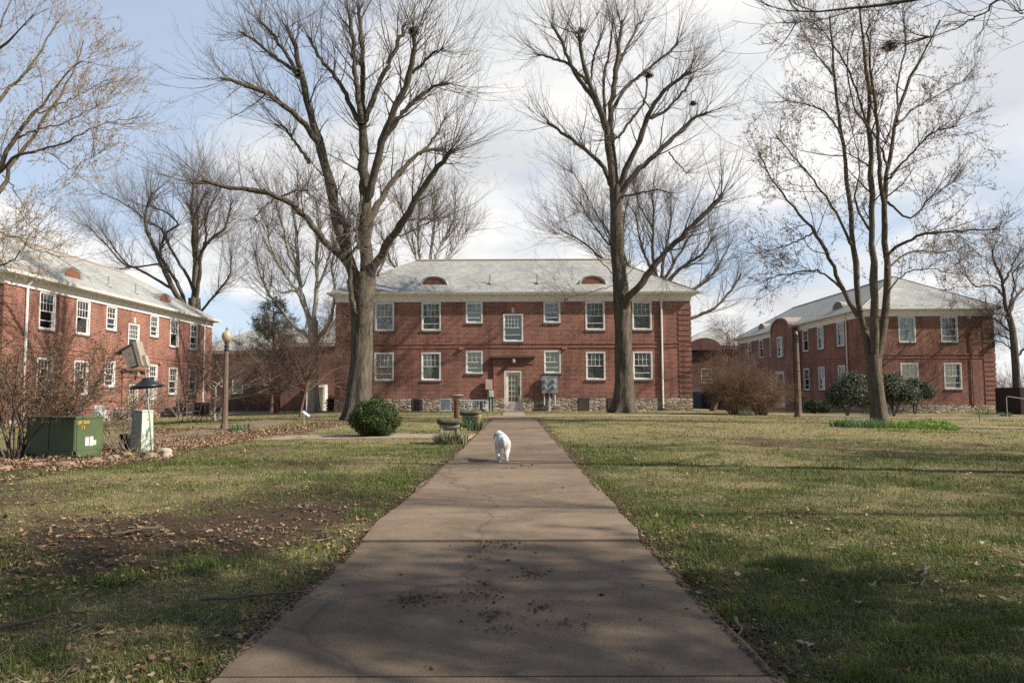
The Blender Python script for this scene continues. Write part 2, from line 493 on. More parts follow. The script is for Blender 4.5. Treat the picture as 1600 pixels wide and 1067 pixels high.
def make_ground():
    ys = np.concatenate([np.linspace(-60, 1.2, 14), 1.3 * (300 / 1.3) ** (np.linspace(0, 1, 420) ** 1.0), [420, 700, 1200]])
    u = np.linspace(-1, 1, 361)
    outer = np.array([1.25, 1.7, 2.5, 4, 7, 14, 40])
    uu = np.concatenate([-outer[::-1], u, outer])
    X = uu[None, :] * (np.maximum(ys, 2) * .78 + 2.5)[:, None]
    X = np.clip(X, -1500, 1500)
    X += np.linspace(0, .001, X.shape[1])[None, :]
    Y = np.repeat(ys[:, None], X.shape[1], 1)
    Z = terrain(X, Y)
    near = np.clip(1 - Y / 30, 0, 1)
    Z = Z + (fbm(X, Y, 1.7, 3, 4) - .5) * .05 * near + (fbm(X, Y, 9, 8, 3) - .5) * .02 * near
    c, w = path_half(Y)
    inp = np.clip(1 - (np.abs(X - c) - w) / .25, 0, 1) * (Y < 33) * (Y > -3)
    Z = Z * (1 - inp) + (terrain(X, Y) - .012) * inp
    V = np.stack([X, Y, Z], -1).reshape(-1, 3)
    r, q = X.shape
    i = np.arange(r * q).reshape(r, q)
    Fq = np.stack([i[:-1, :-1], i[:-1, 1:], i[1:, 1:], i[1:, :-1]], -1).reshape(-1, 4)
    s = soilness(V[:, 0], V[:, 1])[:, None]; t = tanness(V[:, 0], V[:, 1])[:, None]
    green = np.array([.095, .105, .04]); tan = np.array([.29, .24, .12]); soil = np.array([.11, .075, .05])
    C = green * (1 - t) + tan * t
    C = C * (1 - s) + soil * s
    m = Mat('lawn_ground'); a = m.n('ShaderNodeAttribute', attribute_name='tint')
    o = m.coord()
    n1 = m.ramp(m.noise(16, 6, .75, o), [(.3, (.45, .45, .45)), (.7, (1.5, 1.5, 1.45))])
    n2 = m.ramp(m.noise(70, 3, .7, o), [(.3, (.6, .6, .6)), (.7, (1.35, 1.35, 1.35))])
    cc = m.mix(1, m.mix(1, a.outputs['Color'], n1, 'MULTIPLY'), n2, 'MULTIPLY')
    m.color(cc); m.rough(.95); m.spec(.1); m.bump(m.noise(30, 6, .8, o), 1.0, .05)
    me = np_mesh('ground', V, Fq, m.m, C, smooth=True)
    o = link('ground', me); tag(o, kind='structure')
make_ground()

def concrete(name, base, dirt):
    m = Mat(name); o = m.coord()
    n = m.noise(1.1, 6, .65, o); f = m.noise(160, 2, .8, o); sp = m.noise(45, 4, .75, o)
    c = m.ramp(n, [(.3, tuple(x * .80 for x in base)), (.5, base), (.7, tuple(x * 1.14 for x in base))])
    c = m.mix(m.ramp(m.noise(.6, 6, .7, o, .8), [(.46, (0, 0, 0)), (.66, (.75, .75, .75))]), c, dirt)
    c = m.mix(m.ramp(m.noise(2.6, 7, .75, o, 1.2), [(.55, (0, 0, 0)), (.68, (.55, .55, .55))]), c, tuple(x * .45 for x in base))
    sy_ = m.n('ShaderNodeSeparateXYZ'); m.l(o, sy_.inputs[0]); wn = m.n('ShaderNodeTexWhiteNoise', noise_dimensions='1D'); m.l(m.math('FLOOR', m.math('MULTIPLY', m.math('SUBTRACT', sy_.outputs[1], .27), .4255)), wn.inputs['W'])
    c = m.mix(1, c, m.ramp(wn.outputs[0], [(0, (.84, .84, .84)), (1, (1.12, 1.12, 1.12))]), 'MULTIPLY')
    vc = m.n('ShaderNodeTexVoronoi', feature='DISTANCE_TO_EDGE'); vc.inputs['Scale'].default_value = .42
    vn = m.n('ShaderNodeTexNoise'); vn.inputs['Scale'].default_value = 3; m.l(o, vn.inputs['Vector']); va = m.n('ShaderNodeVectorMath', operation='MULTIPLY_ADD'); m.l(vn.outputs[1], va.inputs[0]); va.inputs[1].default_value = (.25, .25, 0); m.l(o, va.inputs[2]); m.l(va.outputs[0], vc.inputs['Vector'])
    c = m.mix(m.ramp(vc.outputs[0], [(0, (.35, .35, .35)), (.0035, (.25, .25, .25)), (.006, (0, 0, 0))]), c, (.04, .03, .022))
    c = m.mix(1, c, m.ramp(f, [(.3, (.66, .66, .66)), (.7, (1.28, 1.27, 1.25))]), 'MULTIPLY')
    c = m.mix(m.ramp(sp, [(.62, (0, 0, 0)), (.7, (.5, .5, .5))]), c, (.10, .075, .055))
    m.color(c); m.rough(.9); m.spec(.15); m.bump(f, .35, .006)
    return m.m
CONC = concrete('worn_concrete', (.208, .156, .110), (.112, .082, .058))
CONC2 = concrete('pale_concrete', (.34, .265, .20), (.22, .17, .125))
def slab_ribbon(name, ys, cw, mat, z=.02, gap=.007):
    mb = MB()
    for i in range(len(ys) - 1):
        a, b = ys[i] + gap * (2.5 if abs(ys[i] - 4.98) < .01 or abs(ys[i] - 2.63) < .01 else 1), ys[i + 1] - gap
        n = max(2, int((b - a) / .3)); dz = (.000, .003, -.002, .010)[i] if i < 4 else (.002, -.001, .003, 0)[i % 4]
        yy = np.linspace(a, b, n); L = []
        rr = random.Random(i)
        for y in yy:
            c, w = cw(y); wl = w + float(fbm(y, 3.1, 2.2, 61, 3) - .5) * .12; wr = w + float(fbm(y, 9.7, 2.2, 63, 3) - .5) * .12
            L.append((c - wl, c + wr, y, z + dz + tz(c, y)))
        rings = []
        for l, r_, y, zz in L:
            rings.append([(l, y, zz - .1), (l, y, zz - .008), (l + .01, y, zz), (r_ - .01, y, zz), (r_, y, zz - .008), (r_, y, zz - .1)])
        mb.rings(rings)
    o = mb.build(name, mat); tag(o, kind='structure'); return o
slab_ribbon('path', [-2.5, .3, 2.63, 4.98, 7.35, 9.7, 12.0, 14.2, 16.5, 18.8, 21.1, 23.4, 25.7, 28, 30.2, 32.0], lambda y: tuple(float(v) for v in path_half(y)), CONC)
slab_ribbon('path', [33.3, 35.8, 38.3, 41.3], lambda y: (-.10, .52), CONC2, .03)
def strip(name, pts, w, mat, z=.02):
    pts = [Vector(p) for p in pts]; rings = []
    for i, p in enumerate(pts):
        t = (pts[min(i + 1, len(pts) - 1)] - pts[max(i - 1, 0)]); t.z = 0; t.normalize(); n = Vector((-t.y, t.x, 0)) * w / 2
        zz = tz(p.x, p.y) + z
        a, b = p - n, p + n
        rings.append([(a.x, a.y, zz - .1), (a.x, a.y, zz), (b.x, b.y, zz), (b.x, b.y, zz - .1)])
    o = MB().rings(rings).build(name, mat); tag(o, kind='structure'); return o
strip('path', [(-1.2, 32.65, 0), (0, 32.65, 0), (8, 32.65, 0), (16, 32.8, 0)], 1.1, CONC2, .026)
strip('path', [ground(*p) for p in [(150, 700), (230, 688), (290, 679.5), (345, 671), (400, 662), (440, 656), (480, 651), (515, 647.5)]], 1.1, CONC, .03)
strip('path', [(-.98, 17.3, 0), (-2.0, 17.4, 0), (-3.4, 17.5, 0), (-6.0, 17.5, 0)], 1.7, CONC2, .022)
strip('path', [(14, 25.5, 0), (19, 25.2, 0), (28, 25.0, 0)], .8, CONC2, .03)
strip('path', [(12, 37.5, 0), (20, 37.0, 0), (34, 36, 0)], 1.1, CONC2, .035)

# ================================================================== BUILDINGS
def panel(mb, o, d, n, L, z0, z1, holes, depth=.14):
    """wall sheet from origin o along d (outward normal n) with rectangular holes and their reveals"""
    o = Vector(o); d = Vector(d); n = Vector(n)
    xs = sorted({0, L} | {h[0] for h in holes} | {h[1] for h in holes})
    zs = sorted({z0, z1} | {min(max(h[2], z0), z1) for h in holes} | {min(max(h[3], z0), z1) for h in holes})
    P = lambda x, z, e=0: tuple(o + d * x - n * e + Vector((0, 0, z)))
    for i in range(len(xs) - 1):
        for j in range(len(zs) - 1):
            cx, cz = (xs[i] + xs[i + 1]) / 2, (zs[j] + zs[j + 1]) / 2
            if any(h[0] < cx < h[1] and h[2] < cz < h[3] for h in holes): continue
            mb.quad(P(xs[i], zs[j]), P(xs[i + 1], zs[j]), P(xs[i + 1], zs[j + 1]), P(xs[i], zs[j + 1]))
    for x0, x1, a, b in holes:
        a2, b2 = max(a, z0), min(b, z1)
        if a2 >= b2: continue
        mb.quad(P(x0, a2), P(x0, b2), P(x0, b2, depth), P(x0, a2, depth))
        mb.quad(P(x1, a2), P(x1, a2, depth), P(x1, b2, depth), P(x1, b2))
        if b <= z1: mb.quad(P(x0, b2), P(x1, b2), P(x1, b2, depth), P(x0, b2, depth))
        if a >= z0: mb.quad(P(x0, a2), P(x0, a2, depth), P(x1, a2, depth), P(x1, a2))

_wc = {}
def window_meshes(w, h, cols, rows, lower, blind):
    k = (round(w, 2), round(h, 2), cols, rows, lower, blind)
    if k in _wc: return _wc[k]
    f = MB(); t = .07
    f.box(-w / 2, -w / 2 + t, -.015, .13, 0, h); f.box(w / 2 - t, w / 2, -.015, .13, 0, h)
    f.box(-w / 2 + t, w / 2 - t, -.015, .13, h - t, h); f.box(-w / 2 + t, w / 2 - t, -.03, .13, 0, t * .9)
    iw = w - 2 * t; z0 = t * .9; z1 = h - t; zm = (z0 + z1) / 2; s = .045
    def sash(y, a, b, c, r):
        f.box(-iw / 2, -iw / 2 + s, y, y + .035, a, b); f.box(iw / 2 - s, iw / 2, y, y + .035, a, b)
        f.box(-iw / 2 + s, iw / 2 - s, y, y + .035, a, a + s); f.box(-iw / 2 + s, iw / 2 - s, y, y + .035, b - s, b)
        gw = iw - 2 * s; gh = b - a - 2 * s
        for i in range(1, c): x = -gw / 2 + gw * i / c; f.box(x - .011, x + .011, y + .004, y + .028, a + s, b - s)
        for j in range(1, r): z = a + s + gh * j / r; f.box(-gw / 2, gw / 2, y + .006, y + .026, z - .011, z + .011)
    sash(.035, zm - s / 2, z1, cols, rows)
    sash(.075, z0, zm + s / 2, cols if lower == 2 else 1, rows if lower == 2 else 1)
    if lower: f.box(-iw / 2, iw / 2, .012, .033, z0 + (zm - z0) * .42, z0 + (zm - z0) * .42 + .035)
    g = MB(); g.box(-iw / 2 + .02, iw / 2 - .02, .05, .056, zm, z1 - .02); g.box(-iw / 2 + .02, iw / 2 - .02, .09, .096, z0 + .02, zm)
    sl = MB(); sl.box(-w / 2 - .05, w / 2 + .05, -.055, .12, -.085, -.002)
    b = MB(); n = 14
    bz = {0: z1 - .05, 1: zm - .02, 2: z0, 3: z1 - (z1 - z0) * .75}[blind]
    if blind == 1: b.quad((-iw / 2, .16, z0), (iw / 2, .16, z0), (iw / 2, .16, zm), (-iw / 2, .16, zm))
    if blind:
        tp = [(-iw / 2 + iw * i / (2 * n), .135 + .008 * math.sin(i * 1.9)) for i in range(2 * n + 1)]
        for (xa, ya), (xb, yb) in zip(tp, tp[1:]): b.quad((xa, ya, bz), (xb, yb, bz), (xb, yb, z1), (xa, ya, z1))
    else:
        for i in range(3): b.quad((-iw / 2 + .02, .2, z0), (-iw / 2 + .12 + .03 * i, .2 + .01 * i, z0), (-iw / 2 + .12 + .03 * i, .2 + .01 * i, z1), (-iw / 2 + .02, .2, z1))
    dk = MB(); dk.box(-w / 2 - .2, w / 2 + .2, .55, .56, -.3, h + .2)
    _wc[k] = (f.mesh('window', WHITE), g.mesh('pane', GLASS), sl.mesh('sill', SILL), b.mesh('curtain', CURTAIN if blind != 3 else DIMCURT), dk)
    return _wc[k]
def add_window(parent, o, d, n, x, z, w, h, cols=4, rows=2, lower=1, blind=1):
    d = Vector(d); rz = math.atan2(d.y, d.x)
    p = Vector(o) + d * x + Vector((0, 0, z))
    F_, G_, S_, B_, _ = window_meshes(w, h, cols, rows, lower, blind)
    win = link('window', F_, parent, p, rz)
    link('pane', G_, win); link('sill', S_, win); link('curtain', B_, win)
    return win

ZF, ZE, ZR = 6.33, 6.85, 9.5
def walls(parent, L, D, holes, zb=-1.2, zst=.72, zt=ZF + .3, brick=BRICK, stonelow=True):
    fr = {'front': ((0, 0, 0), (1, 0, 0), (0, -1, 0), L), 'right': ((L, 0, 0), (0, 1, 0), (1, 0, 0), D),
          'back': ((L, D, 0), (-1, 0, 0), (0, 1, 0), L), 'left': ((0, D, 0), (0, -1, 0), (-1, 0, 0), D)}
    wl, st = MB(), MB()
    for k, (o, d, n, ln) in fr.items():
        hs = [h[:4] for h in holes.get(k, [])]
        panel(wl, o, d, n, ln, zst, zt, hs)
        o2 = Vector(o) + Vector(n) * .03 - Vector(d) * .03
        panel(st, o2, d, n, ln + .06, zb, zst, [(h[0] + .03, h[1] + .03, h[2], h[3]) for h in hs], .17)
        for (x0, x1) in [(0, ln + .06)]:
            hh = [h for h in hs if h[2] < zst]
            segs = [0] + [v for h in hh for v in (h[0] + .03, h[1] + .03)] + [ln + .06]
            for a, b in zip(segs[::2], segs[1::2]):
                A = o2 + Vector(d) * a; B = o2 + Vector(d) * b; nn = Vector(n) * .03; Z = Vector((0, 0, zst))
                st.quad(A + Z, B + Z, B + Z - nn, A + Z - nn)
    w = wl.build('wall', brick, parent); st.build('foundation', STONE, parent)
    # dark floors and inner core so the rooms read as rooms, not as a shell one sees through
    inner = MB().box(.9, L - .9, .9, D - .9, .1, ZF); inner.build('interior', DIMCURT, parent)
    return fr
def roof(parent, L, D, ov=.36, ze=ZE, rise=None, dorm=(), pipes=()):
    rise = rise or (ZR - ZE)
    h = D / 2; run = h + ov
    a, b, c, d = (-ov, -ov), (L + ov, -ov), (L + ov, D + ov), (-ov, D + ov)
    r1, r2 = (h, h, ze + rise), (L - h, h, ze + rise)
    m = MB(); e = [(x, y, ze) for x, y in (a, b, c, d)]
    m.quad(e[0], e[1], r2, r1); m.add([e[1], e[2], r2], [(0, 1, 2)]); m.quad(e[2], e[3], r1, r2); m.add([e[3], e[0], r1], [(0, 1, 2)])
    u = [(x, y, ze - .05) for x, y in (a, b, c, d)]
    for i in range(4): j = (i + 1) % 4; m.quad(u[i], u[j], e[j], e[i])
    m.quad(u[3], u[2], u[1], u[0])
    rf = m.build('roof', SLATE, parent)
    rc = MB(); rc.tube([Vector(r1) + Vector((0, 0, .02)), Vector(r2) + Vector((0, 0, .02))], .07, 6)
    for (p, q) in ((e[0], r1), (e[1], r2), (e[2], r2), (e[3], r1)):
        rc.tube([Vector(p) + Vector((0, 0, .0)), Vector(q) + Vector((0, 0, .0))], .05, 5)
    rc.build('ridge_cap', simple_cache('ridge_cap', (.34, .25, .20)), rf)
    # frieze board under the eaves, soffit, gutter
    fz = MB(); t = .05
    for z0, z1, pr in ((ZF - (ZE - ze), ze - .14, t), (ze - .20, ze - .12, .10)):
        fz.box(-pr, L + pr, -pr, 0, z0, z1); fz.box(-pr, L + pr, D, D + pr, z0, z1)
        fz.box(-pr, 0, 0, D, z0 + .001, z1 - .001); fz.box(L, L + pr, 0, D, z0 + .001, z1 - .001)
    fz.box(-ov + .02, L + ov - .02, -ov + .02, D + ov - .02, ze - .12, ze - .055)
    fz.build('cornice', WHITE, parent)
    g = MB(); prof = [(0, -.07), (.09, -.07), (.12, .02), (.12, .05), (.09, .05), (.08, -.03), (0, -.03)]
    for (o, d, n, ln) in (((-ov, -ov), (1, 0), (0, -1), L + 2 * ov), ((L + ov, -ov), (0, 1), (1, 0), D + 2 * ov), ((L + ov, D + ov), (-1, 0), (0, 1), L + 2 * ov), ((-ov, D + ov), (0, -1), (-1, 0), D + 2 * ov)):
        rr = []
        for s_ in (-.08, ln + .08):
            rr.append([(o[0] + d[0] * s_ + n[0] * p, o[1] + d[1] * s_ + n[1] * p, ze - .03 + q) for p, q in prof])
        g.rings(rr)
    g.build('gutter', WHITE, parent)
    sl = rise / run
    for (x, z) in dorm:
        y = -ov + (z - ze) / sl; hw, hh = .74, .50; n = 14
        def arc(w, hgt, yy, z0=z):
            return [(x + w * math.cos(math.pi * (1 - i / n)), yy, z0 + hgt * math.sin(math.pi * i / n) ** .85) for i in range(n + 1)]
        f = MB(); A = arc(hw, hh, y); B = arc(hw * .9, hh * .86, y + .03)
        f.add([(x, y + .03, z)] + B, [(0, i, i + 1) for i in range(1, n + 1)])
        fo = f.build('eyebrow_vent', COPPER, parent)
        s2 = MB(); C = arc(hw + .05, hh + .04, y - .04, z - .02); Dk = [(x + (px - x) * (1.35 if k in (0, n) else 1.0 + .3 * (1 - (pz - z) / hh)), y + (pz - z) / sl + .10, pz - .02) for k, (px, py, pz) in enumerate(C)]
        for i in range(n):
            s2.quad(C[i], C[i + 1], Dk[i + 1], Dk[i]); s2.quad(C[i], B[i], B[i + 1], C[i + 1])
        s2.build('vent_hood', SLATE, fo)
    for (x, z, hgt) in pipes:
        y = -ov + (z - ze) / sl
        p = MB(); p.lathe([(.045, z - .2), (.045, z + hgt)], 8, (x, y)); p.lathe([(.16, z - .02), (.13, z + .05), (.06, z + .12)], 10, (x, y))
        p.build('vent_pipe', GREYMETAL, parent)
    return rf
_sc = {}
def simple_cache(n, c, **k):
    if n not in _sc: _sc[n] = simple(n, c, **k)
    return _sc[n]
def quoins(parent, corners, z0=.74, z1=6.3):
    for (o, d, n, sgn, w) in corners:     # blocks run along d*sgn from the corner, proud of n
        q = MB()
        o = Vector(o); d = Vector(d) * sgn; n = Vector(n); z = z0
        while z + .2 < z1:
            a = o - d * .03 + n * .028; b = o + d * w + n * .028; e = -n * .03
            za, zb_ = Vector((0, 0, z)), Vector((0, 0, z + .215))
            vs = [a + za, b + za, b + zb_, a + zb_, a + za + e, b + za + e, b + zb_ + e, a + zb_ + e]
            fs = [(0, 1, 2, 3), (3, 2, 6, 7), (0, 4, 5, 1), (1, 5, 6, 2), (0, 3, 7, 4)]
            if Vector(d).cross(Vector((0, 0, 1))).dot(n) < 0: fs = [f[::-1] for f in fs]
            q.add([tuple(v) for v in vs], fs); z += .30
        q.build('quoins', simple_brick(), parent)
def simple_brick(): return BRICK
def band(parent, fr, sides):
    b = MB()
    for k in sides:
        o, d, n, ln = fr[k]; o = Vector(o); d = Vector(d); n = Vector(n)
        for z0, z1, pr in ((3.64, 3.72, .035), (3.86, 3.94, .035)):
            pts = [o - d * .035, o + d * (ln + .035)]
            rr = [[p + n * .0 + Vector((0, 0, z0)), p + n * pr + Vector((0, 0, z0)), p + n * pr + Vector((0, 0, z1)), p + Vector((0, 0, z1))] for p in pts]
            b.rings(rr)
    b.build('brick_band', BRICK, parent)
def downspout(parent, o, d, n, x, ztop=6.7, zbot=.15):
    p = Vector(o) + Vector(d) * x + Vector(n) * .07; n = Vector(n)
    m = MB(); m.tube([p + n * .25 + Vector((0, 0, ztop + .08)), p + n * .2 + Vector((0, 0, ztop - .02)), p + Vector((0, 0, ztop - .30)), p + Vector((0, 0, zbot + .1)), p + n * .15 + Vector((0, 0, zbot))], .055, 8)
    ds = m.build('downspout', WHITE, parent)
    k = MB()
    for z in (1.5, 3.2, 5.0): c = p + Vector((0, 0, z)); k.tube([c - Vector((0, 0, .02)), c + Vector((0, 0, .02))], .066, 8)
    k.build('bracket', WHITE, ds)
    bt = MB(); bt.tube([p + Vector((0, 0, zbot - .4)), p + Vector((0, 0, zbot + .16))], .06, 8); bt.build('drain_boot', DARKMETAL, ds)

WX = [2.82, 5.54, 8.04, 10.30, 12.56, 15.06, 17.78]
def garden_front(parent, L, fr, blinds, seed=0):
    o, d, n, _ = fr['front']
    for i, x in enumerate(WX):
        if i == 3: add_window(parent, o, d, n, x, 4.01, 1.16, 1.62, 5, 3, 1, 3)
        elif i in (2, 4):
            add_window(parent, o, d, n, x, 5.09, .98, 1.23, 3, 2, 1, blinds[i][0]); add_window(parent, o, d, n, x, 2.17, .98, 1.31, 3, 2, 1, blinds[i][1])
        else:
            add_window(parent, o, d, n, x, 4.66, 1.13, 1.66, 4, 2, (i + seed) % 2, blinds[i][0]); add_window(parent, o, d, n, x, 1.78, 1.13, 1.62, 4, 2, (i + seed + 1) % 2, blinds[i][1])
def front_holes():
    h = []
    for i, x in enumerate(WX):
        if i == 3: h.append((x - .58, x + .58, 4.01, 5.63))
        elif i in (2, 4): h += [(x - .49, x + .49, 5.09, 6.32), (x - .49, x + .49, 2.17, 3.48)]
        else: h += [(x - .565, x + .565, 4.66, 6.32), (x - .565, x + .565, 1.78, 3.40)]
    return h
def door_unit(parent, x, z, w, h, y=0):
    """glazed white door in a white frame, facing -y"""
    f = MB(); t = .13
    f.box(x - w / 2, x - w / 2 + t, y - .04, y + .14, z, z + h); f.box(x + w / 2 - t, x + w / 2, y - .04, y + .14, z, z + h)
    f.box(x - w / 2 + t, x + w / 2 - t, y - .04, y + .14, z + h - t, z + h)
    fo = f.build('door_frame', CREAM, parent)
    dw = w - 2 * t; m = MB(); hh = h - t; y0, y1 = y + .05, y + .09
    gx, gz0, gz1 = dw / 2 - .12, z + .52, z + hh - .14
    m.box(x - dw / 2, x - gx, y0, y1, z, z + hh); m.box(x + gx, x + dw / 2, y0, y1, z, z + hh)
    m.box(x - gx, x + gx, y0, y1, z, gz0); m.box(x - gx, x + gx, y0, y1, gz1, z + hh)
    m.box(x - gx + .04, x + gx - .04, y0 - .012, y0, z + .12, gz0 - .08)
    for i in (1, 2): xx = x - gx + 2 * gx * i / 3; m.box(xx - .016, xx + .016, y0 + .004, y1 - .004, gz0, gz1)
    for j in range(1, 5): zz = gz0 + (gz1 - gz0) * j / 5; m.box(x - gx, x + gx, y0 + .006, y1 - .006, zz - .016, zz + .016)
    dr = m.build('door', CREAM, parent)
    MB().box(x - gx, x + gx, y + .068, y + .074, gz0, gz1).build('pane', GLASS, dr)
    hd = MB(); hd.tube([(x + gx + .05, y0 - .05, z + .95), (x + gx + .05, y0 - .05, z + 1.35)], .014, 6); hd.box(x + gx + .02, x + gx + .08, y0 - .014, y0, z + .9, z + 1.4)
    hd.build('handle', DARKMETAL, dr)
    return dr

def garden_building(name, label, loc, rz, blinds, group, seed=0, spouts=(1.35, 19.25)):
    L, D = 20.6, 8.12
    root = empty(name, loc, rz, label, 'apartment building', group)
    x = WX[3]
    fh = front_holes(); dh = (x - .525, x + .525, 0.0, 2.35)
    holes = {'front': fh + [dh], 'right': [(2.1, 3.2, 4.66, 6.32), (4.8, 5.9, 4.66, 6.32), (2.1, 3.2, 1.78, 3.4), (4.8, 5.9, 1.78, 3.4)], 'left': [(2.1, 3.2, 4.66, 6.32), (4.8, 5.9, 4.66, 6.32)]}
    fr = walls(root, L, D, holes)
    garden_front(root, L, fr, blinds, seed)
    for k in ('right', 'left'):
        o, d, n, _ = fr[k]
        for h in holes[k]: add_window(root, o, d, n, (h[0] + h[1]) / 2, h[2], h[1] - h[0], h[3] - h[2], 4, 2, 1, 1)
    door_unit(root, x, .03, 1.05, 2.32, -.04)
    # brick portal standing a little proud around the door
    p = MB()
    for a, b in ((x - 1.14, x - .525), (x + .525, x + 1.14)): p.box(a, b, -.10, .0, .722, 2.36)
    p.box(x - 1.14, x + 1.14, -.10, 0, 2.361, 2.98)
    cp_ = MB(); cp_.box(x - 1.2, x + 1.2, -.18, 0, 2.981, 3.055); cp_.box(x - 1.26, x + 1.26, -.30, 0, 3.056, 3.15); cp_.build('door_canopy', simple_cache('weathered_canopy', (.09, .07, .055)), root)
    p.box(x - 1.2, x + 1.2, -.14, -.101, 2.70, 2.78)
    p.build('door_surround', BRICK, root)
    for a, b in ((x - 1.17, x - .525), (x + .525, x + 1.17)): MB().box(a, b, -.14, -.032, -.5, .721).build('surround_base', STONE, root)
    MB().box(x - .75, x + .75, -.75, -.03, -.3, .045).build('door_step', CONC2, root)
    MB().box(x - .08, x + .08, -.05, 0, 5.68, 5.98).build('keystone', CREAM, root)
    lt = MB(); lt.lathe([(.03, 2.98), (.09, 2.94), (.10, 2.80), (.07, 2.76)], 10, (x + .02, -.30)); lt.tube([(x + .02, -.1, 2.96), (x + .02, -.3, 3.0)], .02, 6)
    lt.build('porch_light', simple_cache('porch_light', (.35, .27, .2)), root)
    for xx in (7.3, 13.25):
        MB().box(xx - .14, xx + .14, -.14, 0, 3.55, 3.63, .02).build('wall_vent', BRICKPALE, root)
    q = [(fr['front'][0], fr['front'][1], fr['front'][2], 1, .72), ((L, 0, 0), (1, 0, 0), (0, -1, 0), -1, .72),
         ((L, 0, 0), (0, 1, 0), (1, 0, 0), 1, .72), ((L, D, 0), (0, 1, 0), (1, 0, 0), -1, .72), ((0, 0, 0), (0, 1, 0), (-1, 0, 0), 1, .72), ((0, D, 0), (0, 1, 0), (-1, 0, 0), -1, .72)]
    quoins(root, q); band(root, fr, ('front', 'right', 'left'))
    roof(root, L, D, dorm=((5.62, 7.42), (15.0, 7.42)), pipes=((8.95, 7.5, .55), (11.75, 7.5, .55)))
    for s_ in spouts: downspout(root, *fr['front'][:3], s_)
    return root, fr

MB_X0, MB_Y = -10.42, 42.55
GB = 'brick apartment buildings round the courtyard'
main_b, mfr = garden_building('apartment_building', 'two storey red brick apartment block straight ahead with pale slate roof', (MB_X0, MB_Y, 0), 0,
    {0: (2, 2), 1: (1, 2), 2: (1, 1), 3: (0, 0), 4: (0, 1), 5: (2, 1), 6: (2, 1)}, GB, 0, (18.9,))
left_b, lfr = garden_building('apartment_building', 'sunlit red brick apartment block at the left edge behind the green box', (-20.84, 29.7, -.75), math.pi / 2,
    {0: (2, 2), 1: (2, 2), 2: (1, 2), 3: (0, 0), 4: (2, 1), 5: (2, 1), 6: (1, 2)}, GB, 1)

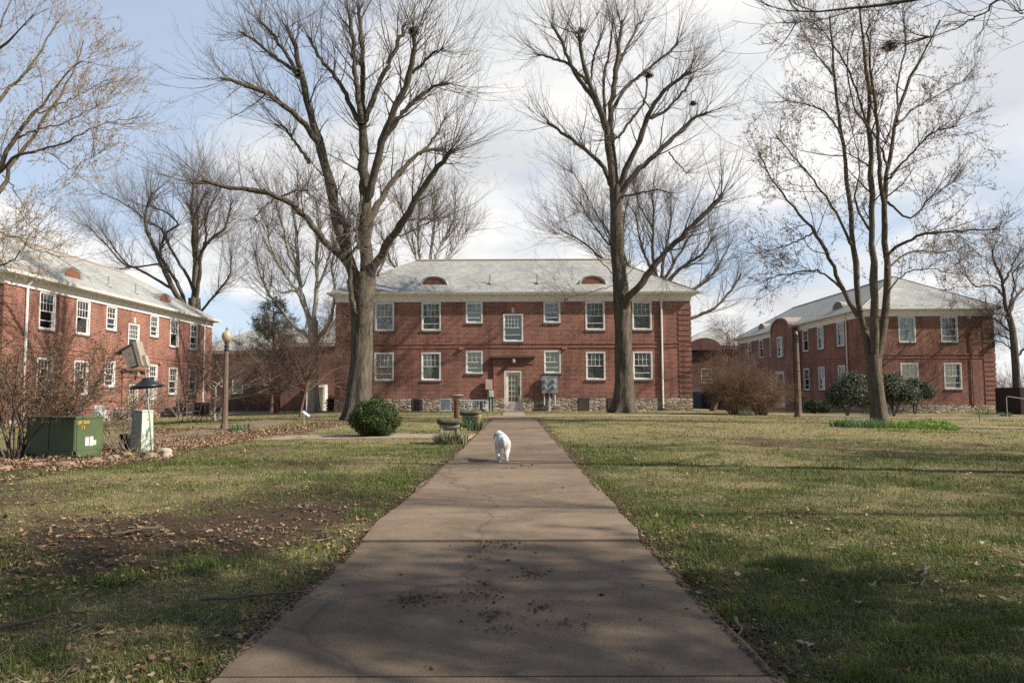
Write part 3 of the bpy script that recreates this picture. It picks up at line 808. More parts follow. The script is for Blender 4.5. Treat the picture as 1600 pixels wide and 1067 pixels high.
# ---- right building: end wall towards the camera, long entrance front towards the courtyard
def right_building():
    W, LB = 8.12, 26.8
    root = empty('apartment_building', (22.25, 46.7, -.52), 0, 'brick apartment block on the right with its hipped end wall and arched entrance bay', 'apartment building', GB)
    wf = [(2.10, 3.18, 4.66, 6.32), (4.78, 5.86, 4.66, 6.32), (2.13, 3.25, 1.70, 3.36), (4.86, 5.98, 1.70, 3.36)]
    # left side frame runs from far (0) to near corner (LB)
    lx = [LB - 3.6, LB - 6.9, LB - 9.7, LB - 17.0, LB - 19.9, LB - 23.2]
    wl = [(x - .55, x + .55, z0, z1) for x in lx for (z0, z1) in ((4.66, 6.32), (1.70, 3.36))]
    fr = walls(root, W, LB, {'front': wf, 'left': wl})
    for k, hs in (('front', wf), ('left', wl)):
        o, d, n, _ = fr[k]
        for i, h in enumerate(hs): add_window(root, o, d, n, (h[0] + h[1]) / 2, h[2], h[1] - h[0], h[3] - h[2], 4, 2, i % 2, (1, 2, 1, 1)[i % 4])
    # roof with ridge along y: build like the others inside a turned frame
    rr = empty('roof_frame', (0, LB, 0), -math.pi / 2, parent=root)
    bpy.data.objects.remove(rr)
    rise = ZR - ZE; ov = .36; h = W / 2; ze = ZE
    m = MB(); e = [(-ov, -ov, ze), (W + ov, -ov, ze), (W + ov, LB + ov, ze), (-ov, LB + ov, ze)]; r1 = (h, h, ze + rise); r2 = (h, LB - h, ze + rise)
    m.add([e[0], e[1], r1], [(0, 1, 2)]); m.quad(e[1], e[2], r2, r1); m.add([e[2], e[3], r2], [(0, 1, 2)]); m.quad(e[3], e[0], r1, r2)
    u = [(a, b, c - .05) for a, b, c in e]
    for i in range(4): j = (i + 1) % 4; m.quad(u[i], u[j], e[j], e[i])
    m.quad(u[3], u[2], u[1], u[0]); rf = m.build('roof', SLATE, root)
    rc = MB(); rc.tube([r1, r2], .07, 6)
    for p, q in ((e[0], r1), (e[1], r1), (e[2], r2), (e[3], r2)): rc.tube([p, q], .045, 5)
    rc.build('ridge_cap', simple_cache('ridge_cap', (.34, .25, .20)), rf)
    fz = MB()
    for z0, z1, pr in ((ZF, ze - .14, .05), (ze - .20, ze - .12, .10)):
        fz.box(-pr, W + pr, -pr, 0, z0, z1); fz.box(-pr, W + pr, LB, LB + pr, z0, z1); fz.box(-pr, 0, 0, LB, z0 + .001, z1 - .001); fz.box(W, W + pr, 0, LB, z0 + .001, z1 - .001)
    fz.box(-ov + .02, W + ov - .02, -ov + .02, LB + ov - .02, ze - .12, ze - .055); fz.build('cornice', WHITE, root)
    g = MB(); g.box(-ov - .1, W + ov + .1, -ov - .1, -ov, ze - .1, ze + .02); g.box(-ov - .1, -ov, -ov, LB + ov, ze - .1, ze + .02); g.box(W + ov, W + ov + .1, -ov, LB + ov, ze - .1, ze + .02)
    g.build('gutter', WHITE, root)
    sl = rise / (h + ov)
    for yy in (5.2, 15.8 + 5.6):                     # eyebrow vents on the courtyard slope
        z = 7.42; x = -ov + (z - ze) / sl; n = 14; hw, hh = .74, .5
        A = [(x, yy + hw * math.cos(math.pi * i / n), z + hh * math.sin(math.pi * i / n) ** .85) for i in range(n + 1)]
        f = MB(); f.add([(x + .03, yy, z)] + [(x + .03, yy + (a[1] - yy) * .9, z + (a[2] - z) * .86) for a in A], [(0, i, i + 1) for i in range(1, n + 1)])
        fo = f.build('eyebrow_vent', COPPER, root); s2 = MB()
        C = [(x - .04, yy + (a[1] - yy) * 1.06, a[2]) for a in A]; Dk = [(x + (a[2] - z) / sl + .1, yy + (a[1] - yy) * (1.3 - .3 * (a[2] - z) / hh), a[2] - .02) for a in A]
        for i in range(n): s2.quad(C[i], C[i + 1], Dk[i + 1], Dk[i]); s2.quad(C[i], (x + .03, yy + (A[i][1] - yy) * .9, z + (A[i][2] - z) * .86), (x + .03, yy + (A[i + 1][1] - yy) * .9, z + (A[i + 1][2] - z) * .86), C[i + 1])
        s2.build('vent_hood', SLATE, fo)
    MB().lathe([(.05, 7.3), (.05, 8.0)], 8, (.6, 17.5)).build('vent_pipe', GREYMETAL, root)
    # arched entrance bay
    b0, b1 = 10.9, 15.8; bay = MB(); pr = .55; yc = (b0 + b1) / 2; zs = 6.72; n = 16
    bay.box(-pr, 0, b0, b1, -.5, zs)
    arc = [(yc + (b1 - b0) * .40 * math.cos(math.pi * i / n), zs + .80 * math.sin(math.pi * i / n)) for i in range(n + 1)]
    bay.rings([[(xx, a, b) for a, b in arc] for xx in (-pr, 2.2)])
    by = bay.build('entrance_bay', BRICK, root)
    cp = MB()
    for i in range(n):
        a, b = arc[i], arc[i + 1]
        def o2(p, k): dy, dz = p[0] - yc, p[1] - zs; return (yc + dy * k, zs + dz * k + .01)
        A, B, C2, D2 = o2(a, 1.0), o2(b, 1.0), o2(b, 1.07), o2(a, 1.13)
        cp.quad((-pr - .14, *A), (-pr - .14, *B), (-pr - .14, *C2), (-pr - .14, *D2)); cp.quad((-pr - .14, *D2), (-pr - .14, *C2), (2.3, *C2), (2.3, *D2)); cp.quad((-pr - .14, *A), (-pr + .0, *A), (-pr + .0, *B), (-pr - .14, *B))
    cp.box(-pr - .1, 0, b0 - .08, b0 + .45, zs - .12, zs + .06); cp.box(-pr - .1, 0, b1 - .45, b1 + .08, zs - .12, zs + .06)
    cp.build('arch_hood', simple_cache('faded_copper_sheet', (.36, .27, .23)), by)
    ds = MB(); yb = yc
    for s_ in (-1, 1): ds.box(-pr - .16, -pr - .01, yb + s_ * .72 - .14, yb + s_ * .72 + .14, .3, 3.0)
    ds.box(-pr - .2, -pr - .01, yb - .95, yb + .95, 3.001, 3.25); ds.build('door_frame', CREAM, by)
    dr = MB().box(-pr - .05, -pr - .012, yb - .56, yb + .56, .32, 2.6).build('door', CREAM, by)
    MB().box(-pr - .06, -pr - .052, yb - .38, yb + .38, 1.2, 2.4).build('pane', GLASS, dr)
    k = link('window', *[window_meshes(1.1, 1.66, 4, 2, 1, 1)[0]], root, (-pr - .13, yc, 4.4), -math.pi / 2); link('pane', window_meshes(1.1, 1.66, 4, 2, 1, 1)[1], k)
    q = [((0, 0, 0), (1, 0, 0), (0, -1, 0), 1, .72), ((W, 0, 0), (1, 0, 0), (0, -1, 0), -1, .72), ((0, 0, 0), (0, 1, 0), (-1, 0, 0), 1, .72), ((W, 0, 0), (0, 1, 0), (1, 0, 0), 1, .72)]
    quoins(root, q); band(root, fr, ('front', 'left', 'right'))
    o, d, n_, _ = fr['left']; downspout(root, o, d, n_, LB - 2.55)
    # rusty conduit with cable brackets near the right hand corner
    c = MB(); c.tube([(6.62, -.05, .6), (6.62, -.05, 5.2)], .03, 6); c.box(6.55, 6.69, -.1, 0, 5.15, 5.35)
    c.build('conduit', simple_cache('oxide_conduit', (.16, .05, .035)), root)
    c = MB(); c.tube([(7.25, -.03, 5.75), (7.4, -.28, 6.2)], .02, 5); c.tube([(7.4, -.02, 6.2), (7.4, -.30, 6.2)], .02, 5); c.box(7.95, 8.0, -.28, -.05, 4.3, 4.7)
    c.build('cable_bracket', DARKMETAL, root)
    return root
right_b = right_building()

def back_block(name, label, loc, L, D, zf, rise, wins, upper=None, rz=0):
    root = empty(name, loc, rz, label, 'apartment building', GB)
    holes = [(x - w / 2, x + w / 2, z, z + h) for x, z, w, h in wins]
    fr = {'front': ((0, 0, 0), (1, 0, 0), (0, -1, 0))}
    wl, st = MB(), MB()
    for o, d, n, ln, hs in (((0, 0, 0), (1, 0, 0), (0, -1, 0), L, holes), ((L, 0, 0), (0, 1, 0), (1, 0, 0), D, []), ((L, D, 0), (-1, 0, 0), (0, 1, 0), L, []), ((0, D, 0), (0, -1, 0), (-1, 0, 0), D, [])):
        panel(wl, o, d, n, ln, .7, zf + .2, hs); panel(st, o, d, n, ln, -2, .7, [])
    wl.build('wall', BRICKSHADE, root); st.build('foundation', STONE, root)
    MB().box(.9, L - .9, .9, D - .9, 0, zf).build('interior', DIMCURT, root)
    for x, z, w, h in wins: add_window(root, (0, 0, 0), (1, 0, 0), (0, -1, 0), x, z, w, h, 4, 2, 1, 1)
    ov = .4; ze = zf + .5; hh = D / 2
    m = MB(); e = [(-ov, -ov, ze), (L + ov, -ov, ze), (L + ov, D + ov, ze), (-ov, D + ov, ze)]; r1 = (hh, hh, ze + rise); r2 = (max(L - hh, hh + .01), hh, ze + rise)
    m.quad(e[0], e[1], r2, r1); m.add([e[1], e[2], r2], [(0, 1, 2)]); m.quad(e[2], e[3], r1, r2); m.add([e[3], e[0], r1], [(0, 1, 2)])
    m.build('roof', SLATE, root)
    MB().box(-.06, L + .06, -.06, D + .06, zf, zf + .34).build('cornice', WHITE, root)
    MB().box(-ov - .02, L + ov + .02, -ov - .02, D + ov + .02, zf + .341, ze - .01).build('gutter', WHITE, root)
    return root
# far left block and the block beside it, far right wing
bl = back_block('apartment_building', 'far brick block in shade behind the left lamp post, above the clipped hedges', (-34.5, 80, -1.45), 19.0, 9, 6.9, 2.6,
           [(4.3, 2.55, 1.2, 1.65), (7.35, 2.55, 1.2, 1.65), (9.95, 2.55, 1.2, 1.65), (12.6, 2.55, 1.2, 1.65)])
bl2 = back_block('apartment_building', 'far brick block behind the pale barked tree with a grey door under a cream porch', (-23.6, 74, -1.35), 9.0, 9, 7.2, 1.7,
           [(3.2, 4.6, .98, 1.35), (.9, 4.6, .98, 1.35)])
pd = MB(); pd.box(2.9, 3.05, -1.1, 0, .1, 3.05); pd.box(4.55, 4.75, -1.1, 0, .1, 3.05); pd.box(2.9, 4.75, -1.2, 0, 3.051, 3.35); pd.box(3.95, 4.549, -.25, 0, .1, 3.05); pd.build('porch', CREAM, bl2)
dd = MB().box(3.06, 3.94, -.12, -.01, .1, 2.45).build('door', DOORGREY, bl2)
MB().box(3.15, 3.85, -.135, -.121, 1.95, 2.25).build('pane', GLASS, dd)
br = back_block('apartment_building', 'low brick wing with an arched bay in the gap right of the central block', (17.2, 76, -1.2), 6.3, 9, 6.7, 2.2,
           [(2.5, 3.2, 1.15, 1.5)])
ab = MB(); n = 14; arc = [(2.3 + 1.7 * math.cos(math.pi * i / n), 6.6 + 1.25 * math.sin(math.pi * i / n)) for i in range(n + 1)]
ab.rings([[(a, y, b) for a, b in arc] for y in (-.5, 2.5)]); ab.build('arched_bay', BRICKSHADE, br)
MB().box(.9, 1.9, -.2, -.01, -.4, 2.6).build('door', DOORGREY, br); MB().box(2.3, 3.6, -.3, -.02, -.4, 2.4).build('service_door', simple_cache('dark_door', (.05, .06, .065)), br)

# ================================================================== TREES
def unit(v): return v / np.maximum(np.linalg.norm(v, axis=-1, keepdims=True), 1e-9)
def grow(pts, rad, n, len_r, ang, up, P, r_ratio, r_end, trange=(.25, 1), wander=.12, rg=None, lenfall=.4, rmax=9, rmin=.0025, plane=None):
    """children of every parent polyline; pts (M,Pp,3) rad (M,Pp) -> (M*n,P,3),(M*n,P)"""
    rg = rg or rng
    M, Pp, _ = pts.shape
    idx = np.repeat(np.arange(M), n); K = len(idx)
    t = rg.uniform(trange[0], trange[1], K) ** .9
    f = t * (Pp - 1); i0 = np.minimum(f.astype(int), Pp - 2); fr = (f - i0)[:, None]
    p0 = pts[idx, i0] * (1 - fr) + pts[idx, i0 + 1] * fr
    tan = unit(pts[idx, i0 + 1] - pts[idx, i0])
    r0 = rad[idx, i0] * (1 - fr[:, 0]) + rad[idx, i0 + 1] * fr[:, 0]
    rnd = rg.normal(size=(K, 3)); perp = unit(rnd - (rnd * tan).sum(1, keepdims=True) * tan)
    a = np.radians(rg.normal(ang, ang * .3, K))[:, None]
    d = unit(tan * np.cos(a) + perp * np.sin(a))
    L = rg.uniform(len_r[0], len_r[1], K) * (1 - lenfall * t)
    step = (L / (P - 1))[:, None]
    out = np.empty((K, P, 3)); out[:, 0] = p0
    for k in range(1, P):
        d = d + rg.normal(size=(K, 3)) * wander; d[:, 2] += up / (P - 1); d = unit(d)
        out[:, k] = out[:, k - 1] + d * step
    rs = np.clip(r0 * r_ratio, rmin, rmax)
    tt = np.linspace(0, 1, P)[None, :]
    return out, rs[:, None] * (1 - tt) + np.minimum(r_end, rs[:, None]) * tt
def tube_arrays(pts, rad, K):
    M, P, _ = pts.shape
    tan = np.empty_like(pts); tan[:, 1:-1] = pts[:, 2:] - pts[:, :-2]; tan[:, 0] = pts[:, 1] - pts[:, 0]; tan[:, -1] = pts[:, -1] - pts[:, -2]
    tan = unit(tan); ref = np.array([.28, .93, .22]); a = unit(np.cross(tan, ref)); b = np.cross(tan, a)
    th = np.arange(K) * 2 * np.pi / K
    V = pts[:, :, None] + rad[:, :, None, None] * (a[:, :, None] * np.cos(th)[None, None, :, None] + b[:, :, None] * np.sin(th)[None, None, :, None])
    V = V.reshape(-1, 3)
    base = (np.arange(M) * P * K)[:, None, None] + (np.arange(P - 1) * K)[None, :, None]; j = np.arange(K)[None, None]
    j2 = (j + 1) % K
    Q = np.stack([base + j, base + j2, base + K + j2, base + K + j], -1).reshape(-1, 4)
    return V, Q
def merge(lst):
    Vs, Qs, k = [], [], 0
    for V, Q in lst: Vs.append(V); Qs.append(Q + k); k += len(V)
    return np.concatenate(Vs), np.concatenate(Qs)
def resample(ctrl, r, P, rg, jit=.0):
    """smooth curve through control points (n,3) with radii (n)"""
    c = np.asarray(ctrl, float); n = len(c); r = np.asarray(r, float)
    seg = np.linalg.norm(np.diff(c, axis=0), axis=1); s = np.concatenate([[0], np.cumsum(seg)]); s /= s[-1]
    t = np.linspace(0, 1, P); out = np.empty((P, 3))
    k = np.clip(np.searchsorted(s, t, side='right') - 1, 0, n - 2)
    f = ((t - s[k]) / (s[k + 1] - s[k]))[:, None]
    cm = c[np.maximum(k - 1, 0)]; c0 = c[k]; c1 = c[k + 1]; c2 = c[np.minimum(k + 2, n - 1)]
    out = .5 * (2 * c0 + (c1 - cm) * f + (2 * cm - 5 * c0 + 4 * c1 - c2) * f ** 2 + (3 * c0 - cm - 3 * c1 + c2) * f ** 3)
    if jit: 
        w = rg.normal(size=(P, 3)) * jit; w[0] = 0; out = out + w
    return out, np.interp(t, s, r)
def trunk_mesh(pts, rad, K, flare, fh, seed, lobes=6, rough=.06):
    V, Q = tube_arrays(pts[None], rad[None], K)
    P = len(pts); th = np.tile(np.arange(K) * 2 * np.pi / K, P); hgt = np.repeat(pts[:, 2] - pts[0, 2], K)
    c = np.repeat(pts, K, 0); rg = np.random.default_rng(seed); ph = rg.uniform(0, 6, 6)
    m = 1 + rough * (np.sin(th * 5 + ph[0] + hgt * .7) * .5 + np.sin(th * 9 + ph[1] - hgt * 1.3) * .35 + np.sin(th * 3 + ph[2] + hgt * 2.1) * .5)
    fl = np.exp(-np.maximum(hgt, 0) / fh)
    m += flare * fl * (.55 + .45 * np.sin(th * lobes + ph[3]) + .25 * np.sin(th * 3 + ph[4]) + fl * .5 * np.maximum(0, np.sin(th * lobes + ph[3])))
    V2 = c + (V - c) * m[:, None]; V2[:, 2] = np.where(hgt < fh * 1.5, V[:, 2] * .5 + c[:, 2] * .5, V2[:, 2])
    return V2, Q
def leaf_quads(cent, size, rg, nrm=None, spread=1.0, aspect=.5):
    """one diamond leaf per centre"""
    n = len(cent); d = unit(rg.normal(size=(n, 3)) if nrm is None else nrm + rg.normal(size=(n, 3)) * spread)
    q = unit(np.cross(d, rg.normal(size=(n, 3)))); s = (np.asarray(size) * rg.uniform(.6, 1.3, n))[:, None]
    tip = unit(np.cross(d, q))
    V = np.stack([cent - tip * s, cent + q * s * aspect, cent + tip * s, cent - q * s * aspect], 1).reshape(-1, 3)
    return V, np.arange(n * 4).reshape(-1, 4)

def traced_tree(name, label, Y, conv, trunk, limbs, bark, twigmat, seed, flare=.7, K=28, cat='tree', group=None,
                l2=(13, (1.4, 3.4), 42, .55), l3=(8, (.7, 1.9), 38, .4), l4=(5, (.25, .8), 35, .3), shoots=40, shoot_len=(.5, 1.6), epic=0, buds=None, depth=2.5, lowz=None, flare_h=.35, twr=(.33, .4), rt=.006, lscale=.84, l2max=.040, tip=(14, (1.4, 3.6), 34)):
    rg = np.random.default_rng(seed)
    s_, ox, oy = conv
    def W(p, dy=0): return np.array(at(p[0] / s_ + ox, p[1] / s_ + oy, Y + dy))
    tp = [W(p) for p in trunk['pts']]; b = tp[0]; zb = tz(b[0], b[1]); tp[0][2] = zb - .15
    base = Vector((b[0], b[1], zb))
    root = empty(name, base, 0, label, cat, group)
    off = np.array(base)
    pts, rad = resample(tp, trunk['r'], 44, rg)
    V, Q = trunk_mesh(pts, rad, 36, flare, flare_h, seed)
    link('trunk', np_mesh('trunk', V - off, Q, bark, smooth=True), root)
    LP, LR = [], []
    for li, lb in enumerate(limbs):
        p, r0, r1 = lb[:3]; d0, d1 = (lb[3] if len(lb) > 3 else (0, rg.uniform(-depth, depth)))
        n = len(p); c = [W(q, d0 + (d1 - d0) * (i / (n - 1)) ** .8) for i, q in enumerate(p)]
        if len(c) > 2 and lb[-1] != 'straight':
            pass
        P_, R_ = resample(c, np.linspace(r0, r1, n), 22, rg, .018 + r1 * .12)
        LP.append(P_); LR.append(R_ * lscale * (1 + .06 * rg.normal(size=22)))
    LP = np.array(LP); LR = np.array(LR)
    arr = [tube_arrays(LP, LR, 10)]
    # knobby pollard ends
    V, Q = merge(arr); link('limb', np_mesh('limb', V - off, Q, bark, smooth=True), root)
    A, Ar = grow(LP, LR, l2[0], l2[1], l2[2], l2[3], 9, twr[0], rt, (.3, 1), .10, rg, .25, rmax=l2max)
    B, Br = grow(A, Ar, l3[0], l3[1], l3[2], l3[3], 6, .45, .0035, (.15, 1), .11, rg, .3, rmax=.013)
    C_, Cr = grow(B, Br, l4[0], l4[1], l4[2], l4[3], 4, .6, .0025, (.15, 1), .12, rg, .3, rmax=.006)
    S, Sr = grow(LP, LR, shoots, shoot_len, 50, .9, 6, .12, .003, (.2, 1), .12, rg, .2, rmax=.010, rmin=.005)
    S2, S2r = grow(S, Sr, 5, (.2, .7), 35, .3, 4, .6, .0025, (.1, 1), .14, rg, .3, rmax=.005)
    T, Tr = grow(LP, LR, tip[0], tip[1], tip[2], .5, 8, .22, .003, (.88, 1), .09, rg, 0, rmax=.022, rmin=.009)
    T2, T2r = grow(T, Tr, 4, (.5, 1.5), 32, .3, 5, .5, .003, (.2, 1), .11, rg, .3, rmax=.008)
    T3, T3r = grow(T2, T2r, 2, (.2, .6), 35, .3, 4, .6, .0025, (.2, 1), .12, rg, .3, rmax=.005)
    tubes_ = [tube_arrays(T, Tr, 4), tube_arrays(T2, T2r, 3), tube_arrays(T3, T3r, 3), tube_arrays(A, Ar, 5), tube_arrays(B, Br, 3), tube_arrays(C_, Cr, 3), tube_arrays(S, Sr, 3), tube_arrays(S2, S2r, 3)]
    if epic:
        e, er = grow(pts[None], rad[None], epic, (.4, 1.7), 75, .5, 7, .03, .004, trunk.get('epic', (.45, .98)), .16, rg, 0, rmax=.014)
        e2, e2r = grow(e, er, 6, (.2, .6), 40, .2, 4, .6, .003, (.1, 1), .15, rg, .2, rmax=.008)
        tubes_ += [tube_arrays(e, er, 3), tube_arrays(e2, e2r, 3)]
    V, Q = merge(tubes_)
    link('crown', np_mesh('crown', V - off, Q, twigmat), root)
    if buds:
        nb, size, cols = buds
        src = np.concatenate([C_.reshape(-1, 3), B.reshape(-1, 3), S2.reshape(-1, 3)])
        c = src[rg.integers(0, len(src), nb)] + rg.normal(size=(nb, 3)) * .015
        c = np.repeat(c, 3, 0) + rg.normal(size=(nb * 3, 3)) * size * .5
        V, Q = leaf_quads(c, size, rg)
        col = np.array(cols)[rg.integers(0, len(cols), nb)]; col = np.repeat(col, 12, 0) * rg.uniform(.8, 1.2, (nb * 12, 1))
        link('buds', np_mesh('buds', V - off, Q, BUDM, col), tag(root) if False else root)
    return root

Z1 = (2.32, 200, 0); Z2 = (1.616, 760, 0); Z3 = (1.524, 1140, 0); Z4 = (2.667, 0, 0); Z5 = (4.104, 300, 440)
tA = traced_tree('bare_tree', 'tallest bare tree, left of the path, thick trunk and a long low limb reaching left', 28.7, Z1,
    dict(pts=[(838, 1530), (838, 1420), (845, 1300), (848, 1200), (850, 1120), (852, 1060), (856, 990)], r=[.53, .47, .42, .41, .44, .47, .43], epic=(.55, .98)),
    [([(862, 1100), (864, 900), (858, 700), (852, 560), (850, 430)], .36, .20, (0, .3)),
     ([(850, 450), (825, 300), (818, 170), (804, 55)], .15, .10),
     ([(852, 450), (850, 300), (850, 180), (838, 25)], .16, .10),
     ([(858, 440), (900, 330), (945, 230), (1000, 95)], .15, .09),
     ([(868, 720), (905, 580), (930, 490), (985, 360), (1020, 270), (1035, 190), (1035, 105)], .22, .11, (0, -1.8)),
     ([(935, 490), (1000, 410), (1060, 350), (1110, 315), (1160, 300)], .13, .06),
     ([(1010, 280), (1060, 240), (1100, 200), (1140, 175)], .09, .04),
     ([(840, 450), (800, 370), (760, 290), (700, 215), (660, 140)], .14, .07),
     ([(835, 1090), (800, 950), (758, 800), (730, 650), (700, 540), (670, 440), (640, 330), (620, 240), (600, 150), (575, 95)], .34, .09, (0, 1.2)),
     ([(700, 540), (640, 450), (560, 380), (480, 330), (400, 300), (335, 285)], .17, .07, (.6, -2.0)),
     ([(618, 275), (550, 220), (480, 165), (410, 120)], .11, .06),
     ([(616, 260), (570, 190), (520, 120), (475, 75)], .11, .07),
     ([(655, 590), (610, 520), (560, 455)], .09, .06),
     ([(830, 1010), (780, 935), (740, 900), (680, 840), (620, 760), (550, 715), (470, 690), (380, 678), (270, 655)], .22, .08, (-.1, -2.4)),
     ([(550, 715), (600, 695), (650, 690)], .05, .03), ([(545, 712), (500, 745), (455, 795)], .05, .02),
     ([(872, 1010), (930, 900), (980, 830), (1020, 760), (1070, 680), (1130, 600), (1175, 545)], .24, .10, (-.1, -2.2)),
     ([(862, 900), (880, 790), (915, 730), (950, 670), (1010, 600), (1070, 550), (1150, 540)], .22, .07, (0, 2.0)),
     ([(1060, 560), (1110, 500), (1150, 430)], .08, .04, (1.7, 2.1)),
     ([(835, 1150), (806, 1060), (802, 900), (790, 820), (765, 762)], .15, .09, (-.25, -.8)),
     ([(850, 700), (830, 830), (835, 900)], .08, .05), ([(905, 1000), (960, 870), (1000, 850), (1120, 790)], .07, .04, (0, 1.5))],
    BARK, TWIG, 11, lscale=.77, flare=.6, epic=60, shoots=20, l2=(10, (1.2, 3.2), 42, .6), l3=(6, (.7, 1.9), 38, .4), l4=(4, (.25, .8), 35, .3), flare_h=.5)
tB = traced_tree('bare_tree', 'tall bare tree right of the path with a dark limb sweeping up to the right', 38.0, Z2,
    dict(pts=[(348, 1043), (347, 950), (345, 850), (342, 760), (335, 680), (330, 600), (328, 540), (325, 470)], r=[.56, .46, .43, .43, .37, .35, .33, .30], epic=(.5, .98)),
    [([(327, 520), (315, 430), (308, 370), (300, 310), (280, 260), (262, 215), (240, 150), (236, 85)], .26, .12),
     ([(326, 500), (320, 400), (312, 330), (315, 260), (325, 190), (335, 120), (342, 50)], .28, .10),
     ([(302, 330), (270, 250), (220, 180), (190, 110), (165, 60)], .17, .09),
     ([(262, 215), (210, 165), (170, 148), (130, 140)], .11, .07),
     ([(318, 470), (290, 415), (240, 370), (190, 335), (155, 310)], .17, .09),
     ([(335, 480), (355, 420), (385, 360), (410, 290), (440, 240), (480, 205), (515, 180)], .22, .10),
     ([(338, 500), (365, 450), (410, 405), (460, 360), (500, 320), (530, 295), (560, 285)], .22, .08),
     ([(408, 300), (450, 280), (490, 240), (520, 200)], .12, .06),
     ([(318, 280), (350, 225), (390, 190), (440, 150), (485, 110)], .14, .08),
     ([(322, 200), (345, 140), (370, 90), (390, 55)], .12, .06),
     ([(345, 780), (358, 752), (375, 735), (410, 690), (450, 640), (500, 590), (550, 540), (597, 490)], .27, .13, (-.2, -1.8)),
     ([(300, 330), (297, 200), (312, 120), (320, 50)], .12, .06), ([(262, 215), (270, 150), (290, 90)], .09, .06),
     ([(328, 500), (375, 490), (430, 480), (470, 490)], .08, .03), ([(460, 385), (485, 415), (508, 438)], .05, .03),
     ([(405, 190), (400, 250), (360, 310), (330, 350)], .07, .09),
     ([(325, 700), (300, 672), (270, 640), (220, 605), (175, 590)], .045, .012, (-.2, -1.2)), ([(322, 640), (290, 560), (240, 470), (215, 430)], .05, .014),
     ([(325, 720), (270, 735), (200, 755)], .03, .01, (-.3, -.8)), ([(350, 700), (400, 660), (450, 700)], .03, .01), ([(325, 600), (280, 555), (230, 530)], .04, .01)],
    BARK, TWIG, 12, lscale=.76, flare=.6, epic=80, shoots=18, l2=(9, (1.5, 4.4), 44, .5), l3=(6, (.8, 2.4), 38, .3), l4=(4, (.25, .8), 35, .3), flare_h=.55)
RB = (22000, .021, [(.36, .26, .17), (.42, .30, .22), (.30, .15, .11), (.40, .36, .20)])
tC = traced_tree('budding_maple_tree', 'slender budding tree on the right whose trunk splits into several upright stems', 24.8, Z3,
    dict(pts=[(358, 1012), (350, 940), (345, 890), (342, 845)], r=[.29, .245, .235, .24], epic=(.4, .98)),
    [([(338, 880), (322, 800), (310, 740), (300, 640), (290, 540), (280, 440), (268, 330), (255, 240), (245, 140), (240, 40)], .15, .035, (0, .8)),
     ([(345, 870), (345, 760), (340, 600), (338, 450), (335, 300), (330, 200), (318, 100), (310, 10)], .17, .03, (0, -1.0)),
     ([(350, 870), (367, 760), (375, 700), (372, 600), (368, 500), (378, 400), (395, 300), (420, 200), (460, 130), (500, 50)], .17, .03, (0, .6)),
     ([(371, 540), (360, 430), (350, 300), (345, 230), (335, 150), (330, 60)], .09, .03),
     ([(305, 755), (270, 690), (235, 610), (200, 550), (150, 490), (110, 440), (70, 370)], .095, .022),
     ([(268, 690), (220, 650), (150, 650), (90, 665)], .05, .014), ([(200, 555), (150, 580), (90, 600)], .04, .012),
     ([(373, 610), (420, 575), (480, 555), (560, 550), (640, 545)], .07, .02, (0, -1.8)),
     ([(374, 640), (430, 600), (500, 600), (560, 590)], .05, .014), ([(376, 480), (430, 520), (480, 470), (540, 430)], .05, .015),
     ([(374, 430), (420, 380), (480, 320), (540, 300)], .05, .015), ([(292, 585), (250, 500), (200, 430), (150, 370), (110, 320)], .06, .016),
     ([(268, 325), (230, 270), (180, 250), (130, 240)], .05, .014), ([(395, 300), (440, 260), (490, 230), (560, 190)], .05, .014),
     ([(376, 400), (350, 330), (300, 260), (280, 160), (290, 80)], .05, .014), ([(335, 330), (300, 210), (250, 110), (200, 50)], .05, .014),
     ([(400, 290), (400, 200), (420, 100), (410, 20)], .05, .014), ([(250, 180), (200, 120), (170, 60)], .035, .012),
     ([(374, 700), (420, 650), (480, 640), (520, 650)], .03, .01), ([(338, 560), (300, 480), (310, 400), (290, 300)], .05, .012)],
    BARKC, TWIGD, 13, flare=.35, epic=6, shoots=22, l2=(9, (.8, 2.4), 48, .25), l3=(7, (.4, 1.2), 50, .1), l4=(4, (.15, .45), 50, .05), tip=(5, (.6, 1.6), 35), buds=RB, depth=2.6, flare_h=.25, rt=.008)
LBUD = (12000, .015, [(.55, .45, .28), (.52, .38, .26), (.48, .45, .26), (.44, .27, .19)])
